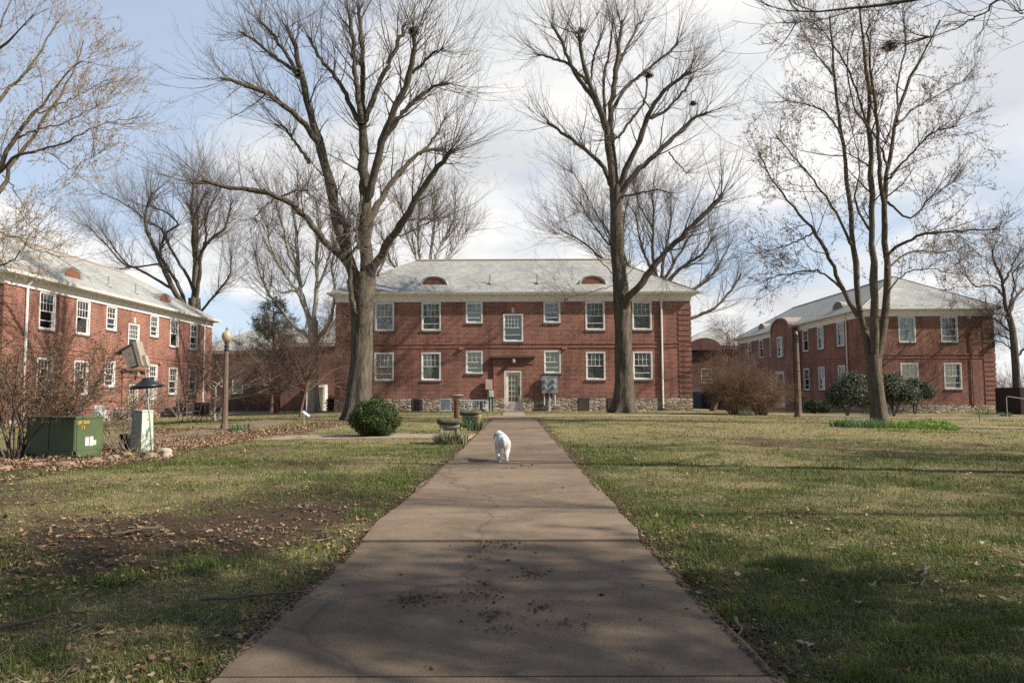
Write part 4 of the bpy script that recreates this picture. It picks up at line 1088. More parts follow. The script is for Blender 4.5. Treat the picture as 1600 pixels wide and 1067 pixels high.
tD = traced_tree('budding_maple_tree', 'budding tree reaching in from the left edge over the brick block roof', 17.5, Z4,
    dict(pts=[(-520, 1840), (-500, 1500), (-430, 1200), (-340, 1000)], r=[.36, .3, .27, .25]),
    [([(-340, 1010), (-200, 900), (-80, 780), (0, 690), (60, 575), (150, 465), (230, 370), (340, 255)], .15, .02, (0, -.5)),
     ([(-80, 785), (0, 720), (60, 650), (180, 625), (280, 590), (380, 535), (500, 490)], .07, .01, (-.2, -1.2)),
     ([(-340, 1010), (-150, 920), (0, 795), (50, 690), (140, 560), (230, 430), (300, 300), (350, 170)], .12, .015, (0, .8)),
     ([(-340, 1010), (-280, 800), (-160, 620), (-60, 480), (30, 380), (110, 300), (200, 160), (250, 90)], .13, .015, (0, 1.4)),
     ([(-300, 820), (-180, 480), (-80, 270), (0, 200), (60, 150), (140, 60)], .10, .012, (0, -1.0)),
     ([(-160, 620), (-100, 420), (-40, 220), (20, 60), (60, -40)], .08, .012, (0, 1.0)),
     ([(10, 730), (50, 770), (85, 830), (110, 900), (160, 970)], .025, .006, (-.3, -.8)),
     ([(-200, 930), (-60, 950), (20, 975), (90, 1005), (160, 1050), (230, 1060)], .04, .008, (-.3, -1.5)),
     ([(-200, 940), (-60, 1080), (20, 1100), (70, 1070), (110, 1010)], .05, .01, (-.5, -1.9)),
     ([(150, 470), (260, 430), (380, 370), (470, 330)], .04, .008), ([(60, 580), (160, 540), (300, 500), (420, 420)], .04, .008),
     ([(180, 625), (240, 660), (300, 700), (400, 640)], .02, .006)],
    BARKC, TWIGP, 14, flare=.3, shoots=10, l2=(7, (.7, 2.0), 38, .55), l3=(5, (.4, 1.1), 38, .35), l4=(3, (.15, .45), 42, .15), buds=LBUD, depth=1.8, rt=.004, tip=(4, (.4, 1.2), 30), lscale=.62, l2max=.014)
tG = traced_tree('sycamore_tree', 'pale barked tree with a blotchy trunk in front of the grey door', 45.0, Z5,
    dict(pts=[(780, 842), (778, 740), (777, 600), (776, 450), (775, 330), (778, 250)], r=[.36, .33, .30, .29, .29, .28], epic=(.5, .98)),
    [([(772, 330), (745, 220), (712, 120), (690, 0), (680, -160), (665, -330), (640, -500)], .22, .08),
     ([(780, 300), (790, 180), (800, 0), (800, -180), (815, -350), (800, -520)], .2, .08),
     ([(785, 400), (830, 330), (870, 290), (900, 200), (915, 60), (900, -100), (930, -300)], .17, .07),
     ([(770, 380), (720, 330), (640, 270), (560, 160), (480, 60), (430, -80), (400, -200)], .16, .06),
     ([(745, 230), (690, 90), (600, -40), (520, -180), (480, -350)], .13, .06), ([(700, 90), (640, 60), (570, 70), (500, 20)], .07, .04),
     ([(790, 60), (850, -60), (890, -200), (980, -350)], .12, .05), ([(685, -50), (620, -180), (590, -330), (540, -480)], .1, .05)],
    BARKP, TWIG, 15, flare=.4, epic=40, shoots=50, l2=(16, (1.5, 4), 36, .9), l3=(8, (.7, 2.0), 34, .35), flare_h=.6)
tE = traced_tree('bare_tree', 'broad bare tree rising behind the slate roof of the left block', 66.0, (3.1375, 100, 160),
    dict(pts=[(650, 1480), (645, 1250), (640, 1040), (640, 960)], r=[.7, .6, .55, .5]),
    [([(635, 1050), (640, 900), (645, 760), (640, 640), (625, 500), (640, 380)], .34, .1),
     ([(600, 1010), (540, 920), (480, 800), (440, 700), (410, 640), (400, 540), (430, 450)], .3, .1),
     ([(610, 1040), (570, 920), (500, 800), (470, 740), (490, 640), (440, 600)], .22, .08),
     ([(645, 980), (620, 880), (560, 780), (500, 650), (560, 600), (500, 540), (430, 510)], .18, .07),
     ([(650, 960), (665, 830), (670, 740), (720, 670), (790, 610), (820, 490)], .22, .09),
     ([(640, 790), (630, 680), (640, 560), (700, 440)], .15, .07), ([(670, 760), (700, 650), (690, 590), (735, 470)], .14, .06),
     ([(660, 1040), (710, 980), (760, 920), (810, 850), (820, 760)], .15, .05), ([(540, 920), (440, 860), (350, 810), (300, 800), (200, 690), (110, 600)], .16, .05),
     ([(470, 790), (400, 800), (320, 800), (250, 720), (180, 620)], .11, .05), ([(640, 900), (655, 700), (655, 500), (650, 420)], .14, .06), ([(430, 600), (380, 560), (300, 500), (180, 440)], .09, .04)],
    BARK, TWIG, 16, shoots=70, shoot_len=(1, 3), l2=(20, (2.5, 6.5), 34, .9), l3=(8, (1.0, 2.8), 30, .4), l4=(4, (.3, 1.1), 35, .3), tip=(20, (3, 7), 36), depth=4)
BT = 'bare trees behind the central block roof'
tF = traced_tree('bare_tree', 'bare tree showing above the left part of the central slate roof', 60.0, Z1,
    dict(pts=[(1100, 1560), (1085, 1250), (1080, 1020)], r=[.6, .5, .45]),
    [([(1080, 1040), (1060, 940), (1052, 850), (1060, 740)], .2, .07), ([(1080, 1040), (1040, 920), (1010, 850), (990, 740)], .18, .06),
     ([(1085, 1040), (1100, 900), (1110, 800), (1100, 700)], .18, .06), ([(1085, 1040), (1130, 900), (1180, 800), (1190, 720)], .18, .06),
     ([(1090, 1040), (1170, 920), (1230, 830)], .14, .05), ([(1075, 1040), (960, 960), (940, 900), (920, 850)], .14, .05), ([(1055, 800), (1120, 788)], .1, .06)],
    BARKP, TWIG, 17, shoots=60, shoot_len=(1, 2.5), l2=(20, (2, 5.5), 32, .9), l3=(8, (.8, 2.2), 30, .5), l4=(4, (.3, .9), 32, .3), group=BT, depth=3)
tF2 = traced_tree('bare_tree', 'bare tree with brushy limbs bending right behind the right end of the central roof', 58.0, (3.1375, 980, 180),
    dict(pts=[(200, 1490), (190, 1100), (160, 800)], r=[.65, .55, .45]),
    [([(160, 850), (130, 720), (125, 600), (130, 500), (120, 380)], .2, .06), ([(160, 850), (90, 690), (60, 600), (40, 480)], .16, .05),
     ([(165, 880), (230, 780), (310, 720), (370, 680), (420, 600)], .22, .07), ([(170, 950), (260, 880), (330, 850), (400, 800), (450, 730), (500, 640)], .22, .06),
     ([(180, 1060), (260, 1010), (330, 990), (430, 945), (500, 870), (560, 780)], .22, .06), ([(160, 850), (180, 700), (200, 600), (220, 480)], .18, .06),
     ([(160, 850), (220, 740), (280, 640), (330, 560)], .18, .06), ([(120, 850), (20, 760), (-60, 640), (-120, 520)], .18, .06), ([(120, 860), (-20, 700), (-20, 560), (0, 420)], .16, .05),
     ([(130, 560), (60, 440), (30, 330)], .1, .05), ([(150, 850), (-100, 720), (-220, 620), (-330, 560)], .16, .05), ([(-40, 690), (-150, 560), (-230, 430)], .1, .05)],
    BARKD, TWIG, 18, shoots=60, shoot_len=(1, 2.5), l2=(20, (2, 5.5), 32, .6), l3=(8, (.9, 2.6), 26, .4), l4=(4, (.3, 1.0), 30, .3), group=BT, depth=3.5)
tH = traced_tree('bare_tree', 'dark bare tree at the right edge beyond the black railing', 44.0, (4.85, 1400, 340),
    dict(pts=[(920, 1480), (905, 1100), (880, 850), (850, 730)], r=[.22, .2, .18, .16]),
    [([(850, 740), (820, 600), (800, 450), (740, 330), (730, 240)], .14, .04), ([(810, 500), (870, 400), (920, 290), (960, 250)], .09, .03),
     ([(820, 600), (760, 530), (680, 515), (600, 520), (520, 430)], .09, .03), ([(862, 720), (900, 620), (960, 550), (1040, 500)], .11, .04),
     ([(870, 800), (820, 740), (740, 730), (720, 760)], .06, .03), ([(880, 880), (780, 790), (730, 760)], .07, .03), ([(900, 960), (820, 900), (740, 880)], .06, .02),
     ([(910, 1040), (830, 960), (750, 930)], .06, .02), ([(905, 1060), (990, 980), (1060, 900)], .09, .04), ([(850, 700), (900, 520), (880, 420), (1000, 350)], .08, .03)],
    BARKD, TWIGD, 19, shoots=34, l2=(12, (1, 2.8), 42, .4), l3=(7, (.5, 1.4), 40, .3), depth=2)

def auto_tree(name, label, x, y, H, spread, r, bark, twig, seed, group=None, nl=9, fork=.25, up=.5, l2=(8, (.8, 2), 40, .5), l3=(7, (.4, 1.2), 38, .3), l4=(4, (.2, .5), 38, .2), lean=(0, 0), stems=1, lr=.5, mins=.0025, cat='tree', nlp=10):
    rg = np.random.default_rng(seed); zb = tz(x, y)
    root = empty(name, (x, y, zb), 0, label, cat, group)
    TP, TR = [], []
    for s in range(stems):
        a = rg.uniform(0, 6.28); sp = (.25 * H if stems > 1 else 0)
        top = np.array([lean[0] + sp * .5 * math.cos(a) , lean[1] + sp * .5 * math.sin(a), H * fork * (1 if stems == 1 else 1.6)])
        c = [np.array([.04 * math.cos(a) * (stems > 1), .04 * math.sin(a) * (stems > 1), -.1]), top * .35 + rg.normal(size=3) * .02 * H * .3, top * .7 + rg.normal(size=3) * .03 * H * .3, top]
        p, q = resample(c, np.array([1.25, 1, .92, .85]) * r / stems ** .5, 20, rg)
        TP.append(p); TR.append(q)
    TP = np.array(TP); TR = np.array(TR)
    ms = [trunk_mesh(p, q, 14, .3, .15 * max(1, r * 3), seed) for p, q in zip(TP, TR)]
    V, Q = merge(ms); link('trunk', np_mesh('trunk', V, Q, bark, smooth=True), root)
    L, Lr = grow(TP, TR, nl, (.55 * H, .8 * H), 38 * spread, up, nlp, .45, r * .06, (.55, 1), .10, rg, 0)
    V, Q = tube_arrays(L, Lr, 7); link('limb', np_mesh('limb', V, Q, bark, smooth=True), root)
    A, Ar = grow(L, Lr, l2[0], l2[1], l2[2], l2[3], 7, lr, .006, (.2, 1), .14, rg, .4, rmax=.022, rmin=mins)
    B, Br = grow(A, Ar, l3[0], l3[1], l3[2], l3[3], 5, .5, .004, (.1, 1), .15, rg, .3, rmax=.009, rmin=mins)
    C_, Cr = grow(B, Br, l4[0], l4[1], l4[2], l4[3], 4, .6, .0025, (.1, 1), .15, rg, .3, rmax=.01, rmin=mins)
    V, Q = merge([tube_arrays(A, Ar, 4), tube_arrays(B, Br, 3), tube_arrays(C_, Cr, 3)])
    link('crown', np_mesh('crown', V, Q, twig), root)
    return root
g = ground(467, 654); auto_tree('ornamental_tree', 'small two stemmed dogwood with a dense grey brown crown before the far left block', g.x, g.y, 4.3, 1.55, .075, BARKR, TWIGR, 31, 'small dense crowned trees', nl=10, fork=.26, up=.15, stems=2, l2=(12, (.7, 1.6), 55, .2), l3=(8, (.3, .9), 50, .2))
g = ground(337, 657); auto_tree('ornamental_tree', 'small dogwood beside the left lamp post with pale forked stems', g.x, g.y, 3.6, 1.6, .085, BARKP, TWIGR, 32, 'small dense crowned trees', nl=8, fork=.26, up=.1, stems=2, l2=(10, (.6, 1.5), 55, .1), l3=(8, (.3, .8), 50, .1), lean=(.3, 0))
g = ground(431, 645); auto_tree('ornamental_tree', 'small reddish trunked tree with a brown crown between hedge and pale tree', g.x, g.y, 6.0, 1.4, .16, BARKR, TWIGR, 33, 'small dense crowned trees', nl=10, fork=.35, up=.2, l2=(12, (.8, 2), 50, .2), l3=(8, (.4, 1.1), 50, .2))
g = ground(1113, 642); auto_tree('ornamental_tree', 'spreading bare crabapple with a crooked trunk in the gap right of the central block', g.x, g.y, 5.2, 1.75, .16, BARKR, TWIGR, 34, 'small dense crowned trees', nl=13, fork=.34, up=.05, lean=(.8, -.5), l2=(14, (.8, 2), 55, .05), l3=(9, (.4, 1.1), 55, .05))
g = ground(1531, 655); auto_tree('sapling', 'thin bare sapling staked in the lawn before the right end wall', g.x, g.y, 2.6, .8, .022, TWIGP, TWIGP, 35, nl=5, fork=.4, up=.3, l2=(4, (.2, .5), 40, .3), l3=(3, (.1, .3), 40, .2), l4=(2, (.05, .1), 40, 0), cat='sapling')
auto_tree('bare_tree', 'bare tree far behind the left lamp post, seen between the blocks', -30, 98, 15, 1.0, .4, BARK, TWIG, 36, nl=12, l2=(14, (1.5, 4), 35, .6), l3=(7, (.8, 2), 35, .3))
# trees standing out of the picture towards the sun: their crowns shade the foreground
SH = 'trees shading the foreground from the right'
def shade_tree(x, y, H, rw, z0, n, seed, label):
    root = auto_tree('shade_tree', label, x, y, H * .8, 1.1, .3, BARKC, TWIGD, seed, SH, nl=12, fork=.3, up=.35, l2=(12, (1.0, 2.6), 48, .3), l3=(8, (.6, 1.8), 45, .2), l4=(3, (.25, .8), 45, .1), lr=.6)
    rg = np.random.default_rng(seed); nb = 46; a = rg.uniform(0, 6.28, nb); t = rg.uniform(0, 1, nb); rr = rw * np.sqrt(rg.uniform(.02, 1, nb)) * np.sin(np.pi * np.clip(t * .8 + .15, 0, 1))
    bc = np.stack([np.cos(a) * rr, np.sin(a) * rr, z0 + (H - z0) * t], 1); br_ = rg.uniform(.55, 1.35, nb)
    k = rg.integers(0, nb, n); d = unit(rg.normal(size=(n, 3))) * (rg.uniform(0, 1, (n, 1)) ** .4)
    V, Q = leaf_quads(bc[k] + d * br_[k][:, None] * (1.1, 1.1, .7), .085, rg)
    link('foliage', np_mesh('foliage', V, Q, FOLM, np.repeat(np.array([[.06, .08, .03]]) * rg.uniform(.7, 1.4, (n, 1)), 4, 0)), root)
shade_tree(9.6, -2.6, 14.5, 3.5, 2.6, 11000, 41, 'leafy tree beyond the right edge of the picture, nearest the path')
shade_tree(15.2, -.8, 13.5, 3.6, 2.6, 11500, 42, 'leafy tree beyond the right edge of the picture, beside the lawn')
shade_tree(20.5, 2.8, 12.5, 3.2, 2.6, 11000, 43, 'leafy tree beyond the right edge of the picture, farthest from the camera')
for i, (x, y, H, sd) in enumerate(((19.5, 4.6, 15, 44), (13.5, -6.5, 16, 45))):
    auto_tree('shade_tree', ['bare tree beyond the right edge of the picture', 'bare tree behind the camera to the right'][i], x, y, H, 1.15, .34, BARKC, TWIGD, sd, SH, nl=15, fork=.3, up=.3, l2=(16, (1.2, 3.2), 48, .3), l3=(9, (.6, 1.8), 45, .2), l4=(4, (.25, .8), 45, .1), lr=.6)
# the branch hanging in at the top right belongs to one more of them
tT = traced_tree('overhanging_tree', 'tree outside the top right corner whose bare branch tips hang into the sky', 8.0, (1, 0, 0),
    dict(pts=[(2300, 760), (2290, 500), (2260, 200), (2200, 0)], r=[.24, .2, .18, .15]),
    [([(2200, 0), (2000, -60), (1800, -70), (1600, -40), (1480, -8), (1380, 10), (1270, 22), (1190, 12)], .07, .005, (0, .8)),
     ([(1800, -70), (1700, -30), (1630, 0), (1600, 20)], .03, .006, (.2, .4)), ([(1620, -45), (1560, 5), (1500, 40), (1450, 60)], .02, .004, (.4, .6)),
     ([(1480, -8), (1420, -4), (1330, 20), (1240, 40)], .012, .003, (.6, .9)),
     ([(2200, 0), (2050, -250), (1900, -420)], .1, .03), ([(2200, 0), (2300, -200), (2500, -400)], .1, .03)],
    BARKC, TWIGD, 20, shoots=4, shoot_len=(.2, .5), l2=(3, (.3, .8), 40, .1), l3=(4, (.15, .4), 40, .1), l4=(2, (.05, .15), 40, 0), depth=.6, rt=.004, tip=(3, (.15, .5), 35))
# nest in the right hand maple
def nest(px, py, Y, label='dark leafy squirrel nest high in the budding tree on the right', sc=1.0):
    p = at(px, py, Y); rg = np.random.default_rng(5); n = 260
    c = rg.normal(size=(n, 3)) * (.16 * sc, .16 * sc, .10 * sc); d = unit(rg.normal(size=(n, 3)) * (1, 1, .35)) * .2 * sc
    a = np.stack([c - d, c + rg.normal(size=(n, 3)) * .03, c + d], 1)
    V, Q = tube_arrays(a, np.full((n, 3), .006), 3)
    o = link('nest', np_mesh('nest', V, Q, TWIGD), None, p); tag(o, label, 'nest')
nest(1390, 73, 24.9, sc=.7)
nest(646, 50, 26.9, 'small dark twig knot on the cut limb top of the tallest left tree', .5)  # this and the three below are burls, drawn as the nest's twig bundle
nest(908, 48, 38.0, 'small dark twig knot near the top edge in the tree right of the path', .5)
nest(1014, 118, 37.6, 'round dark twig knot halfway up the tree right of the path', .6)
nest(1083, 162, 37.6, 'lowest dark twig knot at a limb end of the tree right of the path', .45)

# ================================================================== SHRUBS AND PLANTS
def tinted(n, cols, rg, var=.25):
    c = np.array(cols)[rg.integers(0, len(cols), n)] * rg.uniform(1 - var, 1 + var, (n, 1)); return c
def leafy_bush(name, label, loc, lobes, n, size, cols, seed, stems=0, stem_h=.5, cat='bush', group=None, core=.80, shell=(.60, 1.16)):
    """lobes: (x,y,z,rx,ry,rz) ellipsoids clad in leaves over a darker branchy core"""
    rg = np.random.default_rng(seed); root = empty(name, loc, 0, label, cat, group)
    vol = np.array([l[3] * l[4] + l[4] * l[5] for l in lobes]); pick = rg.choice(len(lobes), n, p=vol / vol.sum())
    Lb = np.array(lobes)[pick]; d = unit(rg.normal(size=(n, 3)))
    wob = 1 + .10 * np.sin(d[:, 0] * 7 + seed) * np.cos(d[:, 2] * 6 + 1) + .07 * np.sin(d[:, 1] * 11 + d[:, 2] * 9)
    c = Lb[:, :3] + d * Lb[:, 3:] * (rg.uniform(shell[0], shell[1], n) * wob)[:, None]
    keep = c[:, 2] > .02; c = c[keep]; d = d[keep]
    V, Q = leaf_quads(c, size, rg, d, .9, .45)
    link('foliage', np_mesh('foliage', V, Q, FOLM, np.repeat(tinted(len(c), cols, rg), 4, 0)), root)
    # inner twigs and stems carrying the leaves
    m = []
    ns = max(stems, 3)
    ends = np.array([l[:3] for l in lobes])
    st = []
    for i in range(ns):
        e = ends[i % len(ends)]; a = np.array([rg.uniform(-.05, .05), rg.uniform(-.05, .05), -.05])
        p, q = resample([a, a * .5 + np.array([e[0] * .3, e[1] * .3, e[2] * .45]), e], [.035, .028, .018], 10, rg, .01); st.append((p, q))
    P_ = np.array([s[0] for s in st]); R_ = np.array([s[1] for s in st])
    B, Br = grow(P_, R_, 14, (.25, .6 * max(l[3] for l in lobes) + .3), 55, .2, 6, .5, .003, (.3, 1), .15, rg)
    V, Q = merge([tube_arrays(P_, R_, 6), tube_arrays(B, Br, 3)])
    link('stem', np_mesh('stem', V, Q, TWIGD), root)
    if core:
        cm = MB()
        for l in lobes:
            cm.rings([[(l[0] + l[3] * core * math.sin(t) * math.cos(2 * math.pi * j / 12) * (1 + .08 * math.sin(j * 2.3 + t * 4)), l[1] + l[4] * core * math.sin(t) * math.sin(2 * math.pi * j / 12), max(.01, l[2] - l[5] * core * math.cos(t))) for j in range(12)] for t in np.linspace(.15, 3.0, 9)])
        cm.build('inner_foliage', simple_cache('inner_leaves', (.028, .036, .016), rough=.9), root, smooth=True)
    return root
BOX = [(.038, .062, .015), (.058, .088, .022), (.085, .115, .035), (.026, .042, .012)]
g = ground(585, 682)
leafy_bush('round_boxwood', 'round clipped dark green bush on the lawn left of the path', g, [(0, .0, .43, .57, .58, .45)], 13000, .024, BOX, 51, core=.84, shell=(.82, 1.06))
HOL = [(.05, .065, .035), (.085, .10, .065), (.13, .145, .10), (.035, .045, .022), (.16, .17, .12)]
gr = 'leathery leaved evergreens around the corner of the right block'
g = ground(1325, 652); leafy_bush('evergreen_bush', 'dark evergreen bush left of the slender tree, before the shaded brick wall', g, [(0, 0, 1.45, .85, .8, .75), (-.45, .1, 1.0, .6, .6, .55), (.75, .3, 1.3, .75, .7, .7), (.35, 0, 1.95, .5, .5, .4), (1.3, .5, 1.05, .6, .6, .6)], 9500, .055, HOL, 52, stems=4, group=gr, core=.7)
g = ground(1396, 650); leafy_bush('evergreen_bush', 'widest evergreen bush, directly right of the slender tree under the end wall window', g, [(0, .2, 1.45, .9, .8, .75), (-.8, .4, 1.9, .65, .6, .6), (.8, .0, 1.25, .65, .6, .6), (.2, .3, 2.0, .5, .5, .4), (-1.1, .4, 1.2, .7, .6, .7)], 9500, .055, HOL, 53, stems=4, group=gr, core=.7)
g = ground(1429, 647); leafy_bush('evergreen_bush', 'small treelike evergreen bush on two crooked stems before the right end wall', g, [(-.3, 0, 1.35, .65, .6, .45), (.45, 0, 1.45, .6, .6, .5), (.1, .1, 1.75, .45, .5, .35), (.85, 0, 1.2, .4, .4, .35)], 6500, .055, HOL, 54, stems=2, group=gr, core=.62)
g = ground(1272, 646); leafy_bush('low_evergreen', 'low dark shrub behind the foot of the right lamp post', g, [(0, 0, .5, .7, .5, .5), (.6, 0, .35, .5, .4, .35)], 2500, .05, HOL[:2] + HOL[3:4], 55, cat='shrub')
HG = [(.05, .07, .018), (.10, .12, .03), (.13, .14, .04)]
for (px, py, w, h, lb) in ((363, 641, 1.5, .95, 'dark clipped hedge mound right behind the left lamp post'), (388, 641.5, 1.6, .85, 'yellow green clipped hedge mound right of the darker one'), (518, 642, .7, .9, 'small dark bush by the stone corner of the central block')):
    g = ground(px, py); leafy_bush('hedge_mound', lb, g, [(0, 0, h * .5, w * .5, .6, h * .55), (w * .25, .1, h * .45, w * .35, .5, h * .5)], 1800, .06, HG if '88' in str(px) or px == 388 else HG[:1] * 2, int(px), cat='hedge', group='clipped mounds by the far walls')
g = ground(400, 639); leafy_bush('dark_hedge', 'tall dark shrub against the shaded brick between the hedge mounds', (g.x, g.y, g.z), [(0, 0, 1.1, 2.4, .8, 1.1), (-2, 0, 1.2, 1.6, .8, 1.2)], 5000, .07, HG[:1], 58, cat='shrub')

def twiggy_shrub(name, label, loc, H, W, n, mat, seed, cat='shrub', group=None, leaves=None, r=.012, lean=(0, 0), dark=None, up=.55, l2=5, spreadbase=.12):
    rg = np.random.default_rng(seed); root = empty(name, loc, 0, label, cat, group)
    a = rg.uniform(0, 6.28, n); f = rg.uniform(0, 1, n) ** .6
    b = np.stack([np.cos(a) * f * W * spreadbase, np.sin(a) * f * W * spreadbase, np.full(n, -.04)], 1)
    d = unit(np.stack([np.cos(a) * f * W * .9 + lean[0], np.sin(a) * f * W * .9 + lean[1], np.full(n, H)], 1))
    P = 9; L = H * rg.uniform(.75, 1.1, n); pts = np.empty((n, P, 3)); pts[:, 0] = b
    for k in range(1, P):
        d = unit(d + rg.normal(size=(n, 3)) * .09); pts[:, k] = pts[:, k - 1] + d * (L / (P - 1))[:, None]
    rad = np.linspace(1, .3, P)[None] * (r * rg.uniform(.6, 1.3, n))[:, None]
    A, Ar = grow(pts, rad, l2 + 2, (.25 * H, .5 * H), 30, up, 6, .6, .003, (.2, 1), .13, rg, .3)
    B, Br = grow(A, Ar, l2, (.1 * H, .28 * H), 35, up * .6, 4, .6, .0022, (.1, 1), .15, rg, .2, rmin=.002)
    V, Q = tube_arrays(pts, rad, 5); link('stem', np_mesh('stem', V, Q, dark or mat), root)
    V, Q = merge([tube_arrays(A, Ar, 3), tube_arrays(B, Br, 3)]); link('twigs', np_mesh('twigs', V, Q, mat), root)
    if leaves:
        nl, size, cols = leaves; src = np.concatenate([B.reshape(-1, 3), A.reshape(-1, 3)])
        c = src[rg.integers(0, len(src), nl)] + rg.normal(size=(nl, 3)) * .02
        V, Q = leaf_quads(c, size, rg); link('leaves', np_mesh('leaves', V, Q, BUDM, np.repeat(tinted(nl, cols, rg), 4, 0)), root)
    return root
TWIGT = simple('tan_twigs', (.25, .165, .115), .9, .35, 2, bump=0, spec=.1)
gs = 'bare reddish shrubs by the right block'
g = ground(1150, 648); twiggy_shrub('bare_shrub', 'larger of two rounded leafless reddish brown shrubs left of the right lamp post', g, 2.15, 2.1, 130, TWIGT, 61, group=gs, r=.010, l2=8, up=-.1)
g = ground(1190, 648.5); twiggy_shrub('bare_shrub', 'smaller of two rounded leafless reddish brown shrubs left of the right lamp post', g, 1.85, 1.8, 100, TWIGT, 62, group=gs, r=.009, l2=8, up=-.1)
OL = [(.16, .14, .06), (.22, .12, .07), (.20, .10, .06), (.25, .16, .09)]
g = ground(32, 715); twiggy_shrub('brown_shrub', 'tall spreading shrub with small brown and olive leaves behind the green box', g, 2.2, 2.3, 26, TWIGD, 63, leaves=(19000, .018, OL), r=.022, lean=(.35, .2), dark=BARKD, l2=6, up=.1)
g = ground(-60, 700); twiggy_shrub('brown_shrub', 'brown shrub cut off by the left edge of the picture', g, 2.2, 2.0, 22, TWIGD, 64, leaves=(8000, .017, OL), r=.02, dark=BARKD, l2=6, up=.1)
g = ground(190, 700); twiggy_shrub('thin_shrub', 'thin half bare shrub between the green box and pale cabinet', g, 1.55, 1.3, 18, TWIGP, 65, leaves=(2200, .018, OL), r=.01, l2=4, up=.2, lean=(-.1, .3))
g = ground(205, 708); twiggy_shrub('pale_brush', 'low pale tangled twigs at the foot of the pale green cabinet', g, .55, 1.1, 16, TWIGP, 66, r=.006, l2=3, up=.1)
g = ground(282, 652); twiggy_shrub('thin_shrub', 'thin bare shrub growing beside the air conditioner at the left block', g, 2.2, 1.6, 7, TWIGP, 67, r=.015, l2=4, up=.2)
g = ground(1210, 647); twiggy_shrub('thin_shrub', 'scraggly low twigs left of the entrance door of the right block', (g.x, g.y + 6, g.z), 1.2, 1.3, 12, TWIGR, 68, r=.01, l2=4, up=.2)
for i, (px, py, w, h, d) in enumerate(((1575, 640, 9, 5, 90), (1640, 640, 12, 6, 95), (1545, 640, 8, 4.5, 100))):
    p = at(px, 615, d); twiggy_shrub('distant_thicket', ['leafless thicket beyond the railing at the right edge', 'leafless thicket outside the right edge of the view', 'leafless thicket just beside the corner of the right block'][i], (p.x, p.y, tz(p.x, p.y)), h, w, 60, TWIGP, 70 + i, 'thicket', r=.05, l2=6, up=.2, spreadbase=.8)

def conifer(name, label, x, y, H, W, seed):
    rg = np.random.default_rng(seed); zb = tz(x, y); root = empty(name, (x, y, zb), 0, label, 'conifer')
    p, q = resample([(0, 0, -.1), (.1, 0, H * .4), (0, .1, H * .95)], [.22, .15, .03], 20, rg, .02)
    V, Q = tube_arrays(p[None], q[None], 10); link('trunk', np_mesh('trunk', V, Q, BARKR, smooth=True), root)
    n = 90; t = rg.uniform(.15, 1, n); a = rg.uniform(0, 6.28, n); L = W * (1 - t ** 2.4) * rg.uniform(.55, 1.15, n) + .3
    b = np.stack([np.interp(t, np.linspace(0, 1, 20), p[:, 0]), np.interp(t, np.linspace(0, 1, 20), p[:, 1]), t * H * .95], 1)
    P = 7; pts = np.empty((n, P, 3)); pts[:, 0] = b; d = unit(np.stack([np.cos(a), np.sin(a), np.full(n, .25)], 1))
    for k in range(1, P): d = unit(d + rg.normal(size=(n, 3)) * .1 + np.array([0, 0, .03])); pts[:, k] = pts[:, k - 1] + d * (L / (P - 1))[:, None]
    rad = np.linspace(.03, .006, P)[None].repeat(n, 0)
    A, Ar = grow(pts, rad, 14, (.4, 1.1), 50, .1, 5, .5, .004, (.25, 1), .12, rg, .4)
    V, Q = merge([tube_arrays(pts, rad, 4), tube_arrays(A, Ar, 3)]); link('limb', np_mesh('limb', V, Q, TWIGD), root)
    src = A[:, 1:].reshape(-1, 3); m = 26000; c = src[rg.integers(0, len(src), m)] + rg.normal(size=(m, 3)) * .07
    V, Q = leaf_quads(c, .075, rg, np.tile([0, 0, 1.], (m, 1)), 1.2, .30)
    link('needles', np_mesh('needles', V, Q, FOLM, np.repeat(tinted(m, [(.05, .075, .055), (.08, .105, .08), (.035, .05, .035)], rg), 4, 0)), root)
conifer('juniper_tree', 'blue green ragged conifer between the left block and the pale barked tree', -18.2, 55, 8.7, 2.9, 81)

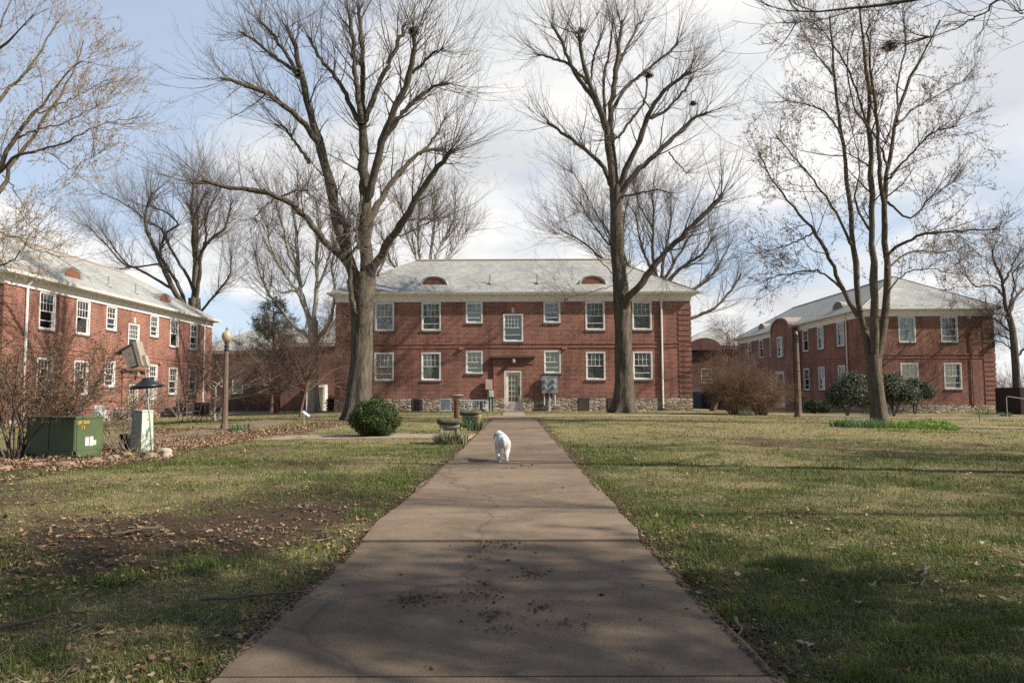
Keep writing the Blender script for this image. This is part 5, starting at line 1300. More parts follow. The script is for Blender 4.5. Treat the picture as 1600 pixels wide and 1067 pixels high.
def blade_clump(name, label, loc, n, h, spread, cols, seed, flowers=0, flcol=None, cat='plant', group=None, w=.010, droop=.5, flat=None):
    rg = np.random.default_rng(seed); root = empty(name, loc, 0, label, cat, group)
    a = rg.uniform(0, 6.28, n); f = np.sqrt(rg.uniform(0, 1, n)); sx, sy = (spread if isinstance(spread, tuple) else (spread, spread))
    b = np.stack([np.cos(a) * f * sx, np.sin(a) * f * sy, np.full(n, -.01)], 1); a2 = a + rg.normal(size=n) * .8
    H = h * rg.uniform(.55, 1.1, n); out = np.stack([np.cos(a2), np.sin(a2), np.zeros(n)], 1) * (rg.uniform(.1, droop, n) * H)[:, None]
    side = np.stack([-np.sin(a2), np.cos(a2), np.zeros(n)], 1) * w; U = np.stack([np.zeros(n), np.zeros(n), H], 1)
    bl = rg.uniform(.3, 1, n)[:, None]
    V = np.stack([b - side, b + side, b + U * .55 + out * .35 - side * .9, b + U * .55 + out * .35 + side * .9, b + U * (.95 - .25 * bl) + out - side * .2, b + U * (.95 - .25 * bl) + out + side * .2], 1).reshape(-1, 3)
    k = np.arange(n)[:, None] * 6
    Q = np.concatenate([k + [[0, 1, 3, 2]], k + [[2, 3, 5, 4]]]); link('leaves', np_mesh('leaves', V, Q, GRASSM, np.repeat(tinted(n, cols, rg), 6, 0)), root)
    for i in range(flowers):
        aa = rg.uniform(0, 6.28); ff = rg.uniform(.2, .9); x, y, z = math.cos(aa) * ff * sx, math.sin(aa) * ff * sy, h * rg.uniform(.8, 1.05)
        m = MB(); m.tube([(x, y, 0), (x, y, z)], .003, 4)
        fl = MB()
        for j in range(6):
            t = j * math.pi / 3; fl.quad((x, y - .02, z), (x + .02 * math.cos(t - .4), y - .03, z + .02 * math.sin(t - .4)), (x + .04 * math.cos(t), y - .028, z + .04 * math.sin(t)), (x + .02 * math.cos(t + .4), y - .03, z + .02 * math.sin(t + .4)))
        fl.rings([[(x + r_ * math.cos(q * 1.047), yy, z + r_ * math.sin(q * 1.047)) for q in range(6)] for r_, yy in ((.010, y - .028), (.017, y - .055))], True, False)
        fl.build('flower', flcol or YELLOWFL, root)
    return root
DAF = [(.10, .16, .07), (.15, .22, .11), (.19, .25, .14)]; DRY = [(.40, .33, .20), (.30, .24, .14)]
# ================================================================== PROPS
def rot(o, **k):
    for a, v in k.items(): setattr(o.rotation_euler, a, v)
    return o
def planter(name, label, px, py, w, h, tilt, rz):
    g = ground(px, py); root = empty(name, g, rz, label, 'stone planter', 'stone planters beside the path')
    s = w / .50; b = MB()
    # carved square pedestal with recessed faces and a foot
    b.box(-.20 * s, .20 * s, -.20 * s, .20 * s, -.05, .07, .015); b.box(-.17 * s, .17 * s, -.17 * s, .17 * s, .06, h - .17, .01)
    for sx in (-1, 1):
        for sy in (-1, 1): b.box(sx * .165 * s - .025, sx * .165 * s + .025, sy * .165 * s - .025, sy * .165 * s + .025, .07, h - .17, .008)
    b.box(-.20 * s, .20 * s, -.20 * s, .20 * s, h - .18, h - .11, .015); b.build('pedestal', PLANTERM, root, smooth=False)
    t = MB(); K = 20
    def ring(r, z): return [(r * s * math.copysign(abs(math.cos(a)) ** .55, math.cos(a)), r * s * math.copysign(abs(math.sin(a)) ** .55, math.sin(a)), z + .006 * math.sin(a * 5 + r * 30)) for a in np.linspace(0, 2 * math.pi, K, endpoint=False)]
    t.rings([ring(.20, h - .11), ring(.235, h - .10), ring(.255, h - .06), ring(.245, h - .015), ring(.225, h), ring(.19, h - .004), ring(.17, h - .03)])
    o = t.build('rim', PLANTERT, root, smooth=True); o.rotation_euler = (0, tilt, 0)
    return root, g
r1, g1 = planter('stone_planter', 'nearer mossy stone planter with a thick dark rim beside the path', 702, 693, .50, .50, 0, .12)
r2, g2 = planter('stone_planter', 'farther stone planter with a tilted rim, behind the nearer one', 737, 672, .58, .53, -.05, -.1)
bd = 'daffodils round the planters'
blade_clump('daffodil_clump', 'daffodil leaves and dry stalks wrapped round the nearer planter', (g1.x - .02, g1.y - .30, g1.z), 150, .34, (.27, .10), DAF + DRY, 91, 0, group=bd, droop=.8)
blade_clump('daffodil_clump', 'daffodils with pale yellow flowers at the right side of the nearer planter', (g1.x + .27, g1.y - .10, g1.z), 60, .30, .09, DAF + DRY[:1], 92, 4, simple_cache('pale_petal', (.72, .70, .32)), group=bd)
blade_clump('daffodil_clump', 'daffodil leaves with one yellow bloom before the farther planter', (g2.x - .1, g2.y - .35, g2.z), 120, .42, (.24, .12), DAF, 93, 0, group=bd)
blade_clump('daffodil_clump', 'daffodils with dry stalks at the right side of the farther planter', (g2.x + .25, g2.y - .2, g2.z), 80, .42, .12, DAF + DRY, 94, 3, group=bd)

g = ground(713, 660)
bb = empty('bird_bath', g, 0, 'bird bath with a shallow grey bowl on a rusty column behind the planters', 'bird bath')
MB().lathe([(.15, -.03), (.15, .05), (.11, .08), (.10, .12), (.088, .2), (.082, .70), (.09, .74), (.10, .76)], 20).build('column', RUSTY, bb, smooth=True)
MB().lathe([(.10, .761), (.11, .80), (.14, .87), (.19, .915), (.25, .94), (.255, .955), (.235, .96), (.20, .945), (.10, .915), (.02, .91)], 24).build('bowl', simple_cache('bowl_stone', (.21, .19, .16)), bb, smooth=True)
MB().lathe([(.252, .956), (.246, .966), (.236, .962)], 24).build('rim', simple_cache('bowl_lip', (.5, .47, .42)), bb)

# green transformer box
g = ground(115.8, 715.5)
tr = empty('transformer_box', (g.x, g.y, g.z), R(-22), 'dark green metal utility box with yellow lettering left of the lawn', 'utility box')
a, b, H = 1.25, .55, .71     # local: corner at origin, -x runs along the shaded side, +x+y ... built from the corner
m = MB(); m.box(-a, 0, 0, b, .10, H - .04, .012); m.box(-a - .012, .012, -.012, b + .012, H - .04, H, .012)
m.box(-a + .02, -.02, .02, b - .02, -.05, .10)
m.build('housing', GREENBOX, tr)
m = MB(); m.box(-a + .02, -a * .52, -.012, 0, .03, H - .05, .005); m.box(-a * .50, -.012, -.012, 0, .12, H - .05, .005); m.box(-a * .51, -.03, -.02, 0, .01, .115, .004)
dpanel = m.build('door', GREENBOX, tr)
m = MB(); m.box(-a * .66, -a * .60, -.035, -.012, H - .16, H - .10, .006); m.tube([(-a * .63, -.04, H - .13), (-a * .63, -.055, H - .14)], .016, 8); m.build('lock', DARKMETAL, dpanel)
m = MB(); m.box(0, .014, .03, b - .02, .12, H - .05, .006); m.box(0, .022, .02, b - .05, .0, .118, .004); side = m.build('side_panel', GREENBOX, tr)
GL = {'L': '100100100100100100111', 'A': '010101101111101101101', 'T': '111010010010010010010', '3': '110001001010001001110', '6': '011100100110101101010', '0': '010101101101101101010', '1': '010110010010010010111'}
m = MB(); s_ = .0085
def letters(txt, y0, z0, sy=.0078, sz=.0082, gap=.008):
    y = y0
    for ch in txt:
        if ch == ' ': y += sy * 1.6; continue
        for i, c in enumerate(GL[ch]):
            if c == '1':
                r_, q = divmod(i, 3); m.box(.0142, .0165, y + q * sy, y + (q + 1) * sy - .0004, z0 - (r_ + 1) * sz + .0004, z0 - r_ * sz)
        y += 3 * sy + gap
letters('LAT 3600', .03, H - .07); letters('T1', .11, H - .16, gap=.018)
m.build('lettering', YELLOW, side)
m = MB(); m.box(.0142, .017, .19, .255, .20, .34); m.box(.0142, .017, .275, .34, .195, .355); m.build('sticker', STICKER, side)
m = MB(); m.box(.0142, .0172, .19, .255, .341, .36); m.build('sticker', ORANGE, side)
m = MB(); m.box(.0142, .017, .345, .40, .205, .29); m.build('sticker', PALEYEL, side)
m = MB(); m.box(.0171, .018, .205, .225, .305, .32); m.box(.0171, .018, .23, .236, .307, .313)
for i in range(6): m.box(.0171, .0176, .20, .245, .29 - i * .014, .293 - i * .014)
m.build('small_print', INK, side)
# pale green cabinet
g = ground(220.5, 706)
cb = empty('cable_cabinet', g, R(-30), 'tall pale green utility cabinet right of the green box', 'utility cabinet')
m = MB(); w1, w2, H = .31, .22, .78
def frust(m, x0, x1, y0, y1, z0, z1, t):
    m.rings([[(x0 - t, y0 - t, z0), (x1 + t, y0 - t, z0), (x1 + t, y1 + t, z0), (x0 - t, y1 + t, z0)], [(x0, y0, z1), (x1, y0, z1), (x1, y1, z1), (x0, y1, z1)]])
frust(m, -w1, 0, 0, w2, .30, H - .03, .01); m.build('housing', PALEGREEN, cb)
m = MB(); frust(m, -w1 - .012, .012, -.012, w2 + .012, -.05, .30, .006); bs = m.build('base', PALEGREEN, cb)
MB().box(-w1 - .012, .012, -.012, w2 + .012, H - .032, H, .01).build('lid', PALEGREEN, cb)
m = MB(); m.add([(.0165, .06, .30), (.0165, .09, .28), (.0145, .17, .44), (.0145, .165, .48), (.0145, .14, .47)], [(0, 1, 2, 3, 4)]); m.build('decal', simple_cache('blue_decal', (.10, .22, .30)), cb)
m = MB(); m.box(.0, .0135, .10, .125, .60, .615); m.build('decal', simple_cache('red_decal', (.5, .08, .05)), cb)
g = ground(196, 704); m = MB(); m.lathe([(.11, 0), (.13, .04), (.12, .30), (.13, .32), (.11, .325), (.10, .28)], 12)
pt = m.build('plant_pot', BLACKPL, None, g, smooth=True); tag(pt, 'black bucket standing left of the pale green cabinet', 'bucket')

# bird house on a leaning pole with a baffle, its foot held by stones
g = ground(238.5, 716); Yp = g.y
top = at(212, 543, Yp); bf = at(230, 604, Yp); hb = at(227, 578, Yp)
bh = empty('birdhouse_pole', g, 0, 'leaning thin pole with a tilted wooden nest box and black cone baffle', 'birdhouse pole')
V3 = lambda p: Vector(p) - g
ax = (V3(hb)).normalized(); rt_ = Vector((1, 0, 0)) - ax * ax.x; rt_.normalize(); fw = ax.cross(rt_)
pm = MB(); pm.tube([Vector((0, 0, -.15)), V3(bf) * .5, V3(hb) + ax * .02], .011, 8); pm.build('pole', simple_cache('galvanised_pole', (.27, .29, .26), metal=.3), bh, smooth=True)
c0 = V3(bf)
bm_ = MB(); K = 24
def ringv(c, r, tx=0): return [c + (rt_ * math.cos(2 * math.pi * j / K) + fw * math.sin(2 * math.pi * j / K)) * r for j in range(K)]
bm_.rings([ringv(c0 - ax * .015, .268), ringv(c0, .272), ringv(c0 + ax * .035, .20), ringv(c0 + ax * .10, .09), ringv(c0 + ax * .145, .055), ringv(c0 + ax * .15, .02)], False)
bm_.build('baffle', BLACKPL, bh, smooth=True)
# nest box: leans left, roof overhanging to the left
rx = Matrix.Rotation(R(-17), 3, 'Y'); ox = rx @ Vector((1, 0, 0)); oz = rx @ Vector((0, 0, 1)); oy = Vector((0, 1, 0))
bc = V3(at(214, 574, Yp))
def ob(m, x0, x1, y0, y1, z0, z1, o=bc):
    v = [tuple(o + ox * x + oy * y + oz * z) for x in (x0, x1) for y in (y0, y1) for z in (z0, z1)]
    m.add(v, [(0, 1, 3, 2), (4, 6, 7, 5), (0, 4, 5, 1), (2, 3, 7, 6), (0, 2, 6, 4), (1, 5, 7, 3)])
m = MB(); m.add([tuple(bc + ox * x + oy * y + oz * z) for y in (-.09, .09) for x, z in ((-.10, .02), (.08, .02), (.08, .37), (-.13, .31))], [(3, 2, 1, 0), (4, 5, 6, 7), (0, 1, 5, 4), (1, 2, 6, 5), (2, 3, 7, 6), (3, 0, 4, 7)])
nb = m.build('nest_box', WOODGREY, bh)
m = MB(); ob(m, .082, .145, -.10, .10, -.02, .40); ob(m, .146, .20, -.055, .055, -.04, .15); m.build('back_board', simple_cache('pale_weathered_wood', (.33, .28, .22)), nb)
m = MB(); v = [bc + ox * x + oy * y + oz * z for y in (-.11, .11) for x, z in ((-.24, .30), (.08, .375), (.08, .395), (-.24, .32))]; m.add([tuple(p) for p in v], [(3, 2, 1, 0), (4, 5, 6, 7), (0, 1, 5, 4), (1, 2, 6, 5), (2, 3, 7, 6), (3, 0, 4, 7)]); m.build('roof', simple_cache('dark_shingle', (.09, .085, .075)), nb)
m = MB(); m.tube([bc + ox * -.11 + oz * .20, bc + ox * -.22 + oz * .12], .004, 5); m.build('perch', WOODGREY, nb)
def rock(name, label, px, py, sx, sy, sz, seed, mat=ROCK, dy=0, group=None):
    g = ground(px, py); rg = np.random.default_rng(seed); import bmesh
    bm = bmesh.new(); bmesh.ops.create_icosphere(bm, subdivisions=3, radius=1); ph = rg.uniform(0, 6, 6)
    for v in bm.verts:
        c = v.co; k = 1 + .16 * math.sin(c.x * 3 + ph[0]) * math.cos(c.y * 3 + ph[1]) + .1 * math.sin(c.z * 6 + ph[2] + c.x * 4) + .05 * math.sin(c.y * 13 + ph[3]) * math.sin(c.x * 11)
        c2 = Vector([math.copysign(abs(q) ** .75, q) for q in c]) * k; v.co = Vector((c2.x * sx, c2.y * sy, c2.z * sz + sz * .35))
    me = bpy.data.meshes.new(name); bm.to_mesh(me); bm.free(); me.materials.append(mat); me.polygons.foreach_set('use_smooth', [True] * len(me.polygons))
    o = link(name, me, None, (g.x, g.y + dy, g.z), rg.uniform(0, 3)); tag(o, label, 'rock', group); return o
rock('pale_rock', 'large pale limestone rock at the foot of the birdhouse pole', 252, 713, .17, .12, .10, 1, dy=.1)
rock('brown_rock', 'brown rounded rock left of the pale rock at the pole foot', 233, 716, .12, .10, .08, 2, simple_cache('brown_rock_stone', (.20, .15, .10), bump=.4))
for i, (px, py, lb) in enumerate(((60, 728, 'flat edging stone below the green box, left end'), (105, 727, 'reddish edging stone below the green box, near the middle'), (150, 722, 'flat edging stone below the corner of the green box'), (176, 716, 'small edging stone right of the green box'), (198, 712, 'edging stone before the pale green cabinet'), (5, 735, 'edging stone at the left edge among dry leaves'))):
    rock('edging_stone', lb, px, py, .14, .09, .045, 10 + i, simple_cache('edging_stone_mat', (.30, .21, .15)), group='stones edging the leaf bed')

# lamp posts
def lamp_post(name, label, px, py, H, globe, q=1.0):
    g = ground(px, py); root = empty(name, g, .2, label, 'lamp post', 'lamp posts of the courtyard')
    K = 8; m = MB()
    def rg_(r, z): return [(r * math.cos(math.pi / 8 + 2 * math.pi * j / K), r * math.sin(math.pi / 8 + 2 * math.pi * j / K), z) for j in range(K)]
    m.rings([rg_(.24 * q, -.1), rg_(.23 * q, .05), rg_(.16 * q, .20), rg_(.145 * q, .30), rg_(.135 * q, H * .3), rg_(.10 * q, H * .86)]); m.build('shaft', POST, root)
    m = MB()
    for z in (H * .3, H * .52, H * .62): r = np.interp(z, [.3, H * .86], [.15, .105]); m.rings([rg_(r * q + .006, z), rg_(r * q + .006, z + .03)])
    m.build('strap', DARKMETAL, root) if not globe else None
    m = MB(); m.lathe([(r_ * (q * .6 + .3), z_) for r_, z_ in [(.13, H * .86), (.13, H * .87), (.09, H * .875), (.085, H * .89), (.12, H * .90), (.12, H * .91), (.08, H * .915), (.075, H * .93), (.11, H * .935), (.10, H * .95)]], 16)
    m.build('collar', DARKMETAL, root, smooth=False)
    if globe:
        m = MB(); m.lathe([(.07, H * .951), (.11, H * .965), (.145, H * .995), (.15, H * 1.015), (.13, H * 1.045), (.08, H * 1.062), (.04, H * 1.07), (.035, H * 1.09)], 20)
        gm = Mat('frosted_globe'); gm.color((.62, .50, .30)); gm.rough(.3); gm.b.inputs['Transmission Weight'].default_value = .35
        m.build('globe', gm.m, root, smooth=True)
        MB().lathe([(.06, H * 1.088), (.03, H * 1.097), (.012, H * 1.115)], 10).build('finial', simple_cache('finial_mat', (.25, .18, .10)), root)
    else:
        MB().lathe([(.07, H * .95), (.085, H * .965), (.06, H * .985), (.02, H * .99)], 12).build('cap', simple_cache('socket_cap', (.30, .27, .23)), root)
    return root
lamp_post('lamp_post', 'left lamp post with a frosted amber globe beside the sidewalk', 351, 672, 2.74, True, .60)
g = ground(1248, 651); print('lamp2', g)
lamp_post('lamp_post', 'right lamp post with its globe missing beside the shaded brick wall', 1248, 651, 3.92 * g.y / 33.5, False, 1.0)

# meters, air conditioners and boxes
def ac_unit(name, label, loc, rz, w, d, h, mat, fin, group='air conditioners along the walls', slats=True):
    root = empty(name, loc, rz, label, 'air conditioner', group)
    m = MB(); m.box(-w / 2, w / 2, -d / 2, d / 2, h - .05, h, .01); m.box(-w / 2, w / 2, -d / 2, d / 2, 0, .05)
    for sx in (-1, 1):
        for sy in (-1, 1): m.box(sx * (w / 2 - .025) - .025, sx * (w / 2 - .025) + .025, sy * (d / 2 - .025) - .025, sy * (d / 2 - .025) + .025, .05, h - .05)
    m.build('casing', mat, root)
    MB().box(-w / 2 + .03, w / 2 - .03, -d / 2 + .03, d / 2 - .03, .05, h - .05).build('coil', DARKMETAL if slats else mat, root)
    m = MB(); n = 9
    for i in range(n):
        x = -w / 2 + .05 + (w - .1) * i / (n - 1); m.box(x - .006, x + .006, -d / 2 + .005, -d / 2 + .02, .05, h - .05)
    for i in range(6):
        z = .08 + (h - .16) * i / 5; m.box(-w / 2 + .04, w / 2 - .04, -d / 2 + .002, -d / 2 + .014, z - .008, z + .008)
        m.box(w / 2 - .014, w / 2 - .002, -d / 2 + .04, d / 2 - .04, z - .008, z + .008)
    m.build('grille', fin, root)
    m = MB(); m.lathe([(w * .42, h + .001), (w * .42, h + .02), (w * .38, h + .02), (w * .38, h + .001)], 18)
    for i in range(6): a = i * math.pi / 6; m.tube([(w * .4 * math.cos(a), w * .4 * math.sin(a), h + .015), (-w * .4 * math.cos(a), -w * .4 * math.sin(a), h + .015)], .004, 4)
    m.build('fan_guard', DARKMETAL, root); return root
def wx(px, Y): return (px - 805) * Y / F
BR = simple_cache('brown_enamel', (.23, .19, .155)); BRF = simple_cache('brown_fins', (.19, .10, .085))
ac_unit('air_conditioner', 'brown louvred air conditioner at the stone base behind the round bush', (wx(652, 41.9), 41.9, .03), .25, .62, .62, .70, BR, BRF)
ac_unit('air_conditioner', 'whitish air conditioner beside the bird bath column', (wx(696, 41.9), 41.9, .03), .1, .66, .62, .70, LIGHTMETAL, GREYMETAL, slats=False)
ac_unit('air_conditioner', 'dark air conditioner right of the grey electric meters', (wx(910.5, 41.9), 41.9, .02), 0, .62, .6, .70, DARKMETAL, BR)
ac_unit('air_conditioner', 'dark air conditioner half hidden by the right trunk', (wx(956, 41.9), 41.9, .02), 0, .60, .6, .70, DARKMETAL, BR)
for px, Y, lb in ((272.5, 45.0, 'larger air conditioner at the base of the left block'), (293, 47.6, 'air conditioner near the corner of the left block'), (259, 43.4, 'small dark air conditioner at the base of the left block')):
    x = -20.2; ac_unit('air_conditioner', lb, (x, Y, tz(x, Y)), math.pi / 2, .9 if px > 260 else .5, .7, .80 if px > 260 else .55, BR if px > 260 else DARKMETAL, BRF)

def meter_bank(name, label, parent_loc, rz, w, h, z, mat, n=(2, 2), pipes=((-.30, .35), (0, .0), (.30, .35)), group=None):
    root = empty(name, parent_loc, rz, label, 'electric meters', group)
    MB().box(-w / 2, w / 2, -.26, -.02, z, z + h, .012).build('cabinet', mat, root)
    for i in range(n[0]):
        for j in range(n[1]):
            x = (-.28 + .56 * i) * w; zz = z + h * (.36 + .36 * j); m = MB(); K = 14
            m.rings([[(x + r * math.cos(2 * math.pi * q / K), y, zz + r * math.sin(2 * math.pi * q / K)) for q in range(K)] for r, y in ((.105, -.26), (.105, -.30), (.085, -.305), (.08, -.38), (.06, -.39))])
            me = m.build('meter', LIGHTMETAL, root, smooth=False)
            MB().box(x - .045, x + .045, -.395, -.391, zz - .02, zz + .04).build('dial', DARKMETAL, me)
    for x, zz in pipes:
        m = MB(); m.tube([(x * w / .9, -.14, z + .01), (x * w / .9, -.14, zz - .02)], .045, 8); m.build('conduit', LIGHTMETAL, root)
    return root
Yw = MB_Y - .06
meter_bank('electric_meters', 'grey panel of four electric meters right of the white door', (wx(858, Yw), Yw, 0), 0, .92, .98, 1.02, GREYMETAL)
lx_ = -20.78
meter_bank('electric_meters', 'light grey panel of four electric meters on the sunlit left block', (lx_, 41.6, -.30), math.pi / 2, 1.0, .98, 1.02, LIGHTMETAL)
def box_on_wall(name, label, px0, px1, z0, z1, mat, pipe=True, pipe_to=0):
    Y = Yw; c = wx((px0 + px1) / 2, Y); w = (px1 - px0) * Y / F
    root = empty(name, (c, Y, 0), 0, label, 'utility box')
    MB().box(-w / 2, w / 2, -.22, -.02, z0, z1, .012).build('cabinet', mat, root)
    MB().box(-w / 2 + .03, w / 2 - .03, -.232, -.221, z0 + .04, z1 - .08, .004).build('cover', mat, root)
    if pipe: MB().tube([(-w * .1, -.1, z0), (-w * .1, -.1, pipe_to)], .03, 8).build('conduit', LIGHTMETAL, root)
    return root
box_on_wall('junction_box', 'beige utility box left of the white door', 758, 769, 1.22, 1.82, BEIGE, pipe_to=-.05)
box_on_wall('junction_box', 'small light grey box just below the beige one', 763.6, 770.8, .80, 1.20, LIGHTMETAL, pipe_to=-.05)
gm = empty('gas_meters', (wx(741, Yw), Yw - .35, 0), 0, 'row of four grey gas meters on pipes at the stone base', 'gas meters')
m = MB(); m.tube([(-.85, 0, .62), (.75, 0, .62)], .028, 8); m.tube([(.75, 0, .62), (.75, 0, -.05)], .028, 8); m.tube([(-.85, 0, .62), (-.85, .25, .62)], .028, 6); m.build('manifold', LIGHTMETAL, gm)
for i, x in enumerate((-.65, -.22, .20, .60)):
    m = MB(); m.box(x - .12, x + .12, -.10, .08, .10, .40, .03); m.tube([(x - .08, 0, .40), (x - .08, 0, .62)], .018, 6); m.tube([(x + .08, 0, .40), (x + .08, 0, .52)], .018, 6); m.lathe([(.05, .50), (.06, .53), (.03, .56)], 8, (x + .08, 0))
    me = m.build('meter', LIGHTMETAL if i % 2 else GREYMETAL, gm); MB().box(x - .05, x + .05, -.106, -.101, .28, .36).build('dial', DARKMETAL, me)
    MB().tube([(x - .08, .03, .12), (x - .08, .03, -.05)], .015, 6).build('support', DARKMETAL, gm)
gm2 = empty('gas_meters', (-20.45, 38.2, tz(-20.4, 38)), math.pi / 2, 'gas meters and pipes at the base of the sunlit left block', 'gas meters')
m = MB(); m.tube([(-.9, 0, .62), (.9, 0, .62)], .03, 8); m.tube([(.9, 0, .62), (.9, 0, -.05)], .03, 8); m.build('manifold', LIGHTMETAL, gm2)
for x in (-.7, -.25, .2, .65):
    m = MB(); m.box(x - .14, x + .14, -.12, .08, .08, .42, .03); m.tube([(x, 0, .42), (x, 0, .62)], .02, 6); m.build('meter', DARKMETAL if x < 0 else GREYMETAL, gm2)
p = at(150, 650, 36.5)
m = MB(); m.box(-.26, .26, -.25, .25, .36, .41, .015); m.box(-.26, .26, .2, .25, .41, .86, .02); m.box(-.30, -.25, -.25, .25, .58, .62, .015); m.box(.25, .30, -.25, .25, .58, .62, .015)
for sx in (-.27, .27):
    for sy in (-.22, .22): m.box(sx - .025, sx + .025, sy - .025, sy + .025, 0, .58, .008)
o = m.build('white_chair', WHITE, None, (-16.9, 30.2, tz(-16.9, 30.2)), .9); tag(o, 'white molded garden chair seen over the green box', 'chair')

# garden table and chair near the left block corner
TABLEM = simple_cache('dark_iron', (.05, .04, .035))
def iron_table(px, py):
    g = ground(px, py); t = empty('garden_table', g, .3, 'round iron garden table near the corner of the left block', 'table')
    MB().lathe([(.48, .70), (.50, .715), (.48, .73), (.05, .73)], 24).build('tabletop', TABLEM, t)
    for i in range(4):
        a = i * math.pi / 2 + .4; c, s = math.cos(a), math.sin(a)
        MB().tube([(c * .45, s * .45, 0), (c * .30, s * .30, .16), (c * .12, s * .12, .36), (c * .28, s * .28, .58), (c * .44, s * .44, .71)], .02, 6).build('leg', TABLEM, t)
def iron_chair(px, py, rz, lb):
    g = ground(px, py); t = empty('garden_chair', g, rz, lb, 'chair', 'iron garden chairs')
    MB().box(-.26, .26, -.25, .25, .41, .445, .012).build('seat', simple_cache('light_seat', (.30, .27, .25)) if 'pale' in lb else TABLEM, t)
    for sx in (-1, 1):
        MB().tube([(sx * .24, -.24, 0), (sx * .20, -.16, .2), (sx * .25, -.24, .42), (sx * .26, -.22, .64), (sx * .26, .2, .66)], .014, 6).build('leg', TABLEM, t)
        MB().tube([(sx * .24, .30, 0), (sx * .2, .2, .2), (sx * .24, .24, .42), (sx * .24, .34, .95)], .014, 6).build('leg', TABLEM, t)
    m = MB(); m.tube([(-.24, .34, .95), (0, .36, 1.0), (.24, .34, .95)], .014, 6)
    for x in (-.14, -.05, .05, .14): m.tube([(x, .25, .44), (x, .35, .97)], .008, 5)
    m.build('backrest', TABLEM, t)
iron_table(319, 657.5); iron_chair(290, 660.5, 2.4, 'iron garden chair with a pale seat left of the round table'); iron_chair(304, 655.5, -1.2, 'iron garden chair tucked behind the round table')

# small white marker by the pale tree
g = ground(475, 667); s = empty('garden_sign', g, .5, 'small white sign on a thin wire stake in the lawn', 'sign')
MB().tube([(0, 0, -.05), (0, 0, .42)], .006, 5).build('stake', LIGHTMETAL, s)
m = MB(); m.add([(-.06, 0, .46), (.16, .03, .30), (.20, .03, .36), (-.02, 0, .52), (-.06, .01, .46), (.16, .04, .30), (.20, .04, .36), (-.02, .01, .52)], [(0, 1, 2, 3), (7, 6, 5, 4), (0, 4, 5, 1), (1, 5, 6, 2), (2, 6, 7, 3), (3, 7, 4, 0)]); m.build('panel', simple_cache('sign_blue_white', (.55, .60, .66)), s)

# railing, white handrail and things beyond the right block
f = empty('iron_fence', (*ground(1556, 650)[:2], tz(30, 36)), 0, 'black iron picket fence beside the corner of the right block', 'fence')
fy = 44.5; f.location = (wx(1556, fy), fy, tz(wx(1556, fy), fy))
m = MB(); m.box(0, 6, -.02, .02, 1.05, 1.09); m.box(0, 6, -.02, .02, .12, .16); m.build('rail', DARKMETAL, f)
for i in range(44): MB().box(i * .135, i * .135 + .025, -.012, .012, 0, 1.22).build('picket', DARKMETAL, f)
g = ground(1574, 651.5); h = empty('handrail', g, 0, 'white pipe handrail sloping down at the right edge', 'handrail')
MB().tube([(0, 0, -.1), (0, 0, 1.0), (.06, 0, 1.06), (2.0, -.6, .72), (3.2, -1, .5)], .018, 8).build('rail', LIGHTMETAL, h); MB().tube([(3.1, -.97, -.2), (3.1, -.97, .52)], .028, 8).build('post', WHITE, h)
m = MB().box(0, 3.4, 0, 2.2, -.3, 1.55, .02); o = m.build('brown_shed', simple_cache('dark_brown_siding', (.045, .028, .022)), None, (wx(1589, 42.5), 42.5, tz(30, 42))); tag(o, 'dark brown low structure behind the white handrail', 'shed')

# beds under the maple
GC = [(.20, .30, .05), (.27, .38, .07), (.15, .24, .05)]
g = ground(1430, 669); rg = np.random.default_rng(77)
n = 9000; a = rg.uniform(0, 6.28, n); f_ = np.sqrt(rg.uniform(0, 1, n)); bx, by = np.cos(a) * f_ * 1.35, np.sin(a) * f_ * .8
hz = (.16 + .10 * vnoise(bx * 4 + 50, by * 4 + 50, 4)) * (1 - f_ ** 4) * rg.uniform(.2, 1, n)
V, Q = leaf_quads(np.stack([bx, by, hz], 1), .035, rg, np.tile([0, -.2, 1.], (n, 1)), .7, .6)
o = link('ground_cover', np_mesh('ground_cover', V, Q, GRASSM, np.repeat(tinted(n, GC, rg), 4, 0)), None, g); tag(o, 'bright green leafy ground cover at the foot of the slender tree', 'ground cover', kind='stuff')
bg_ = 'bulb leaves under the slender tree'
for i, (px, py, n, w, lb) in enumerate(((1350, 668, 300, .75, 'wide clump of blue green bulb leaves left of the slender trunk'), (1318, 667, 140, .40, 'small clump of bulb leaves at the left end of the bed'), (1446, 663, 60, .22, 'upright tuft of bulb leaves right of the slender trunk'))):
    blade_clump('bulb_clump', lb, ground(px, py), n, .36, (w, w * .5), [(.14, .21, .10), (.20, .28, .14), (.18, .27, .08)], 95 + i, group=bg_, w=.012)
for i, (px, py, h, lb) in enumerate(((1166, 649, .35, 'bluish leaf clump between the two reddish shrubs'), (375, 673, .3, 'green leaf tuft right of the left lamp post'), (1540, 648, .35, 'yellow daffodils by the corner of the right block'), (1570, 650, .3, 'green bulb leaves by the black fence'))):
    blade_clump('leaf_tuft', lb, ground(px, py), 110, h, .45 if i == 2 else .3, DAF, 190 + i, 4 if i == 2 else 0, group='leaf tufts around the lawn')

